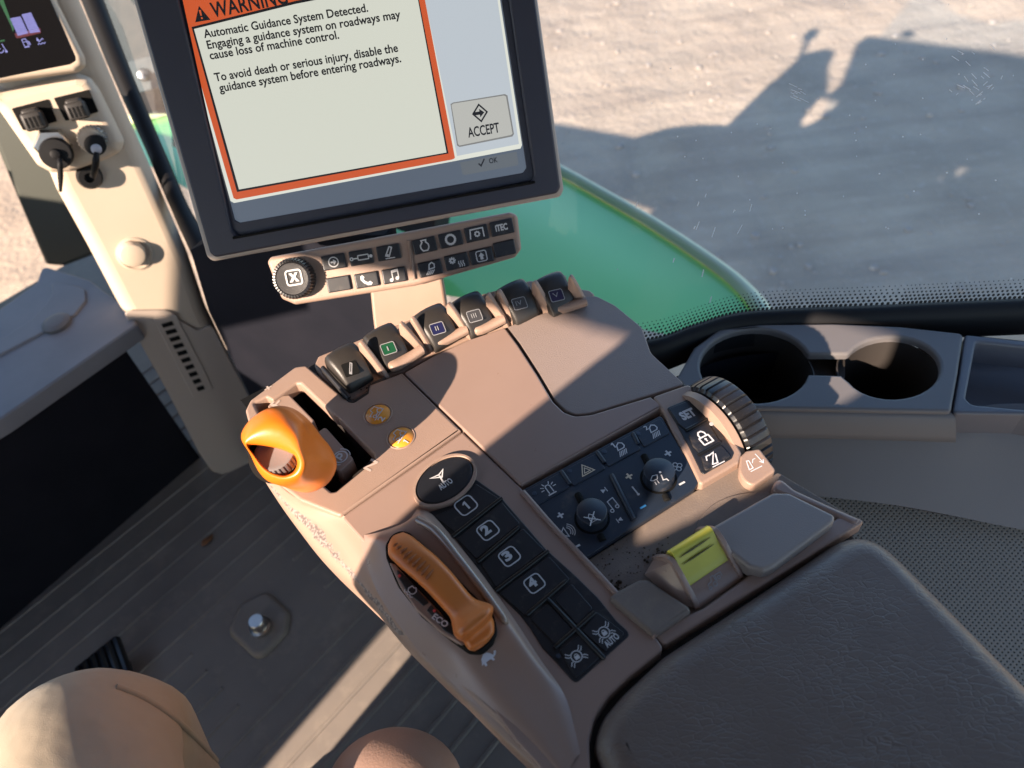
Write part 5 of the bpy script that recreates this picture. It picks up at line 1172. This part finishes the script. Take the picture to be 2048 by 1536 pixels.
# small D-shaped button
b = slab('lower_button', [(1480, 912), (1492, 901), (1519, 896), (1553, 940), (1506, 972), (1488, 962), (1478, 944)], K, .002, .012, M_tan, con, .0018, [.003, .003, .003, .004, .012, .012, .012], res=4)
icon('icon', (1507, 925), (12, -6), 29, K.up(.002), [('l', .07, [(-.6, -.34), (-.34, .3), (-.18, .26), (-.3, -.34)], True), ('l', .06, [(-.62, -.5), (.3, -.5)], False), ('l', .06, [(-.1, -.02), (.1, .2), (.3, .2)], False), ('l', .07, [(.52, .5), (.52, -.3)], False), ('l', .07, [(.36, -.12), (.52, -.34), (.68, -.12)], False)], M_white, b)

# ------------------------------------------------------------------ tray, flap, rocker, covers
M_tray = mat('dusty tray plastic', (.17, .135, .115), .68, .35, bump=(700, .4, .0006), dust=(26, (.25, .195, .15), .5, .85))
slab('tray_floor', [(1168, 1124), (1404, 973), (1476, 930), (1504, 974), (1556, 944), (1700, 1030), (1722, 1040), (1560, 1148), (1314, 1274), (1240, 1200)], K, -.006, .012, M_tray, con, .001, .003)
ring_ = []
for i in range(36):
    a = 2 * pi * i / 36; ring_.append((1515 + 122 * cos(a), 1062 + 78 * sin(a)))
slab('round_cover', ring_, K, -.0052, .003, M_tray, con, .0006, 0)
slab('rear_ledge', [(1306, 1258), (1406, 1216), (1500, 1148), (1680, 1032), (1722, 1036), (1728, 1044), (1560, 1148), (1328, 1290), (1314, 1276)], K, .000, .012, M_tand, con, .002, .003, res=4)
slab('side_rail', [(1556, 950), (1590, 978), (1660, 1010), (1726, 1038), (1712, 1052), (1668, 1030), (1600, 1002), (1540, 980)], K, .001, .014, M_tand, con, .003, .006, res=4)
M_flap = mat('flap plastic', (.235, .20, .185), .4, .5, bump=(900, .3, .0005), rvar=.06)
slab('flap_cover', [(1404, 1064), (1545, 984), (1578, 984), (1672, 1030), (1668, 1044), (1548, 1134), (1528, 1142), (1498, 1134), (1440, 1090)], K, .010, .012, M_flap, con, .003, [.02, .006, .006, .006, .006, .006, .004, .004, .01], res=5)
slab('small_cover', [(1214, 1194), (1240, 1178), (1278, 1158), (1296, 1158), (1378, 1212), (1382, 1222), (1318, 1268), (1304, 1270)], K, .004, .010, M_tray, con, .003, [.006, .02, .006, .004, .006, .004, .006, .003], res=5)
# yellow rocker in its hooded housing
ob_ = W(1394, 1180, K); yx = (W(1416, 1071, K) - W(1347, 1116, K)); yx.z = 0; yx.normalize(); yy = V((-yx.y, yx.x, 0))
MY = fr((ob_.x, ob_.y, ZK - .004), yx, (0, 0, 1))
def lw(p): return MY.inverted() @ p
def in_loc(c, z): return lw(W(c[0], c[1], Zp(ZK - .004 + z)))
rk = new('rocker_switch', None, None, con, MY); rk.empty_display_size = .01
xl = in_loc((1372, 1160), .012).x; xr = in_loc((1452, 1108), .012).x
yb = in_loc((1404, 1206), .004).y
def cheek(x, th):
    prof = [V((0, yb + q[0], q[1])) for q in ((0, 0), (.004, .0055), (.014, .0135), (.022, .0195), (.029, .0225), (.034, .0205), (.040, .0125), (.046, .003), (.047, -.001))]
    p2 = cr(prof, 30); bm = bmesh.new(); rings = []
    for fx_, ins in ((-.5, .0008), (-.4, .0002), (.4, .0002), (.5, .0008)): rings.append([bm.verts.new((x + fx_ * th, p.y, p.z - ins)) for p in p2])
    for k in range(3):
        for j in range(29): bm.faces.new((rings[k][j], rings[k + 1][j], rings[k + 1][j + 1], rings[k][j + 1]))
    bm.faces.new(rings[0]); bm.faces.new(rings[-1][::-1]); return bm
mesh_obj('hood_cheek', cheek(xl - .002, .004), M_tand, rk, MY, 50); mesh_obj('hood_cheek', cheek(xr + .002, .004), M_tand, rk, MY, 50)
def span(nm, prof, x0, x1, m, n=30, smooth_=True):
    p2 = cr([V((0, yb + a, b)) for a, b in prof], n) if smooth_ else [V((0, yb + a, b)) for a, b in prof]
    bm = bmesh.new(); A = [bm.verts.new((x0, p.y, p.z)) for p in p2]; B = [bm.verts.new((x1, p.y, p.z)) for p in p2]
    for j in range(len(p2) - 1): bm.faces.new((A[j], B[j], B[j + 1], A[j + 1]))
    bm.faces.new(A); bm.faces.new(B[::-1]); return mesh_obj(nm, bm, m, rk, MY, 40)
span('hood_front', [(-.0005, -.001), (.001, .001), (.004, .0035), (.011, .0085), (.0125, .0085), (.0125, -.001)], xl - .001, xr + .001, M_tand, 10, False)
yel = span('rocker', [(.0122, -.001), (.0120, .0070), (.0150, .0110), (.019, .0142), (.024, .0180), (.030, .0235), (.034, .0240), (.037, .020), (.038, .01), (.038, -.001)], xl + .0004, xr - .0004, M_yel, 40)
for q, m_ in ((.0235, .0186), (.0275, .0222)):
    a = MY @ V((xl + .003, yb + q, m_ + .0003)); b = MY @ V((xr - .005, yb + q, m_ + .0003)); tube_obj('rocker_groove', [a, a.lerp(b, .3), a.lerp(b, .7), b], [.0002, .0007, .0006, .0002], bpy.data.materials.get('groove dark') or mat('groove dark', (.09, .08, .015), .6), rk, 6)
fn = MY.to_3x3() @ V((0, -.58, .81)); fp_ = PL(MY @ V((0, yb + .0075, .0062)), fn)
icon('icon', (1425, 1164), (12, -7), 26, fp_, [('o', .1, -.2, .17, .06), ('o', -.42, -.3, .11, .06), ('l', .06, [(-.5, -.12), (-.45, .05), (-.12, .1), (-.05, .45), (.22, .45), (.28, .02)], False), ('l', .06, [(.36, -.1), (.36, .42), (.92, .42), (.92, .1)], False)] + gear(.62, .12, .1, .05, 8, .07), M_inkd, rk, .0010)
sp2 = [(1303, 1147), (1312, 1140), (1332, 1124), (1344, 1120), (1352, 1136), (1388, 1208), (1384, 1214)]
bm = bmesh.new()
a = MY @ V((xl - .003, yb + .002, .001)); 
pts = [MY @ V(p) for p in ((xl - .003, yb + .001, -.001), (xl - .003, yb + .029, .0205), (xl - .003, yb + .045, .002), (xl - .016, yb + .040, -.001), (xl - .011, yb + .010, -.001))]
vv = [bm.verts.new(p) for p in pts]; bm.faces.new((vv[0], vv[1], vv[4])); bm.faces.new((vv[1], vv[3], vv[4])); bm.faces.new((vv[1], vv[2], vv[3])); bm.faces.new((vv[0], vv[4], vv[3], vv[2])); bm.faces.new((vv[0], vv[2], vv[1]))
mesh_obj('hood_flank', bm, M_tand, rk)
# dirt crumbs caught in the tray
M_dirt = mat('dirt', (.05, .038, .028), .95, .1, var=(60, (.10, .075, .055), .8))
bm = bmesh.new()
def crumb(c, spread, n, s0, s1, zz):
    for i in range(n):
        x = random.gauss(c[0], spread[0]); y = random.gauss(c[1], spread[1]); P = W(x, y, K.up(zz)); s_ = random.uniform(s0, s1)
        q = bmesh.ops.create_icosphere(bm, subdivisions=1, radius=s_)
        sx, sy, sz = (random.uniform(.5, 1.7) for _ in range(3))
        bmesh.ops.transform(bm, matrix=Matrix.Translation(P) @ Matrix.Rotation(random.uniform(0, 6), 4, V((random.random(), random.random(), random.random())).normalized()) @ Matrix.Diagonal((sx, sy, sz, 1)), verts=q['verts'])
crumb((1322, 1113), (12, 7), 60, .0003, .0012, -.0055); crumb((1228, 1172), (10, 6), 55, .0003, .0011, -.0055); crumb((1300, 1120), (60, 22), 60, .0002, .0006, -.0058); crumb((1240, 1140), (40, 25), 50, .0002, .0005, -.0058)
crumb((725, 770), (18, 9), 40, .0002, .0007, -.0035)
o = mesh_obj('dirt', bm, M_dirt, None); tag(o, 'dark crumbs of dirt caught in the console tray', 'dirt', kind='stuff')

# ------------------------------------------------------------------ leather armrest pad
pad_px = [(1186, 1490), (1190, 1462), (1203, 1424), (1245, 1374), (1327, 1298), (1512, 1178), (1735, 1029), (1900, 1192), (2060, 1352), (2380, 1680), (2200, 1900), (1300, 1640), (1215, 1560)]
slab('armrest_pad', pad_px, K, .0095, .05, M_leather, con, .019, [.03, .02, .035, .05, .05, .001, .034, .03, .001, .03, .03, .03, .03], res=10, seg=8)
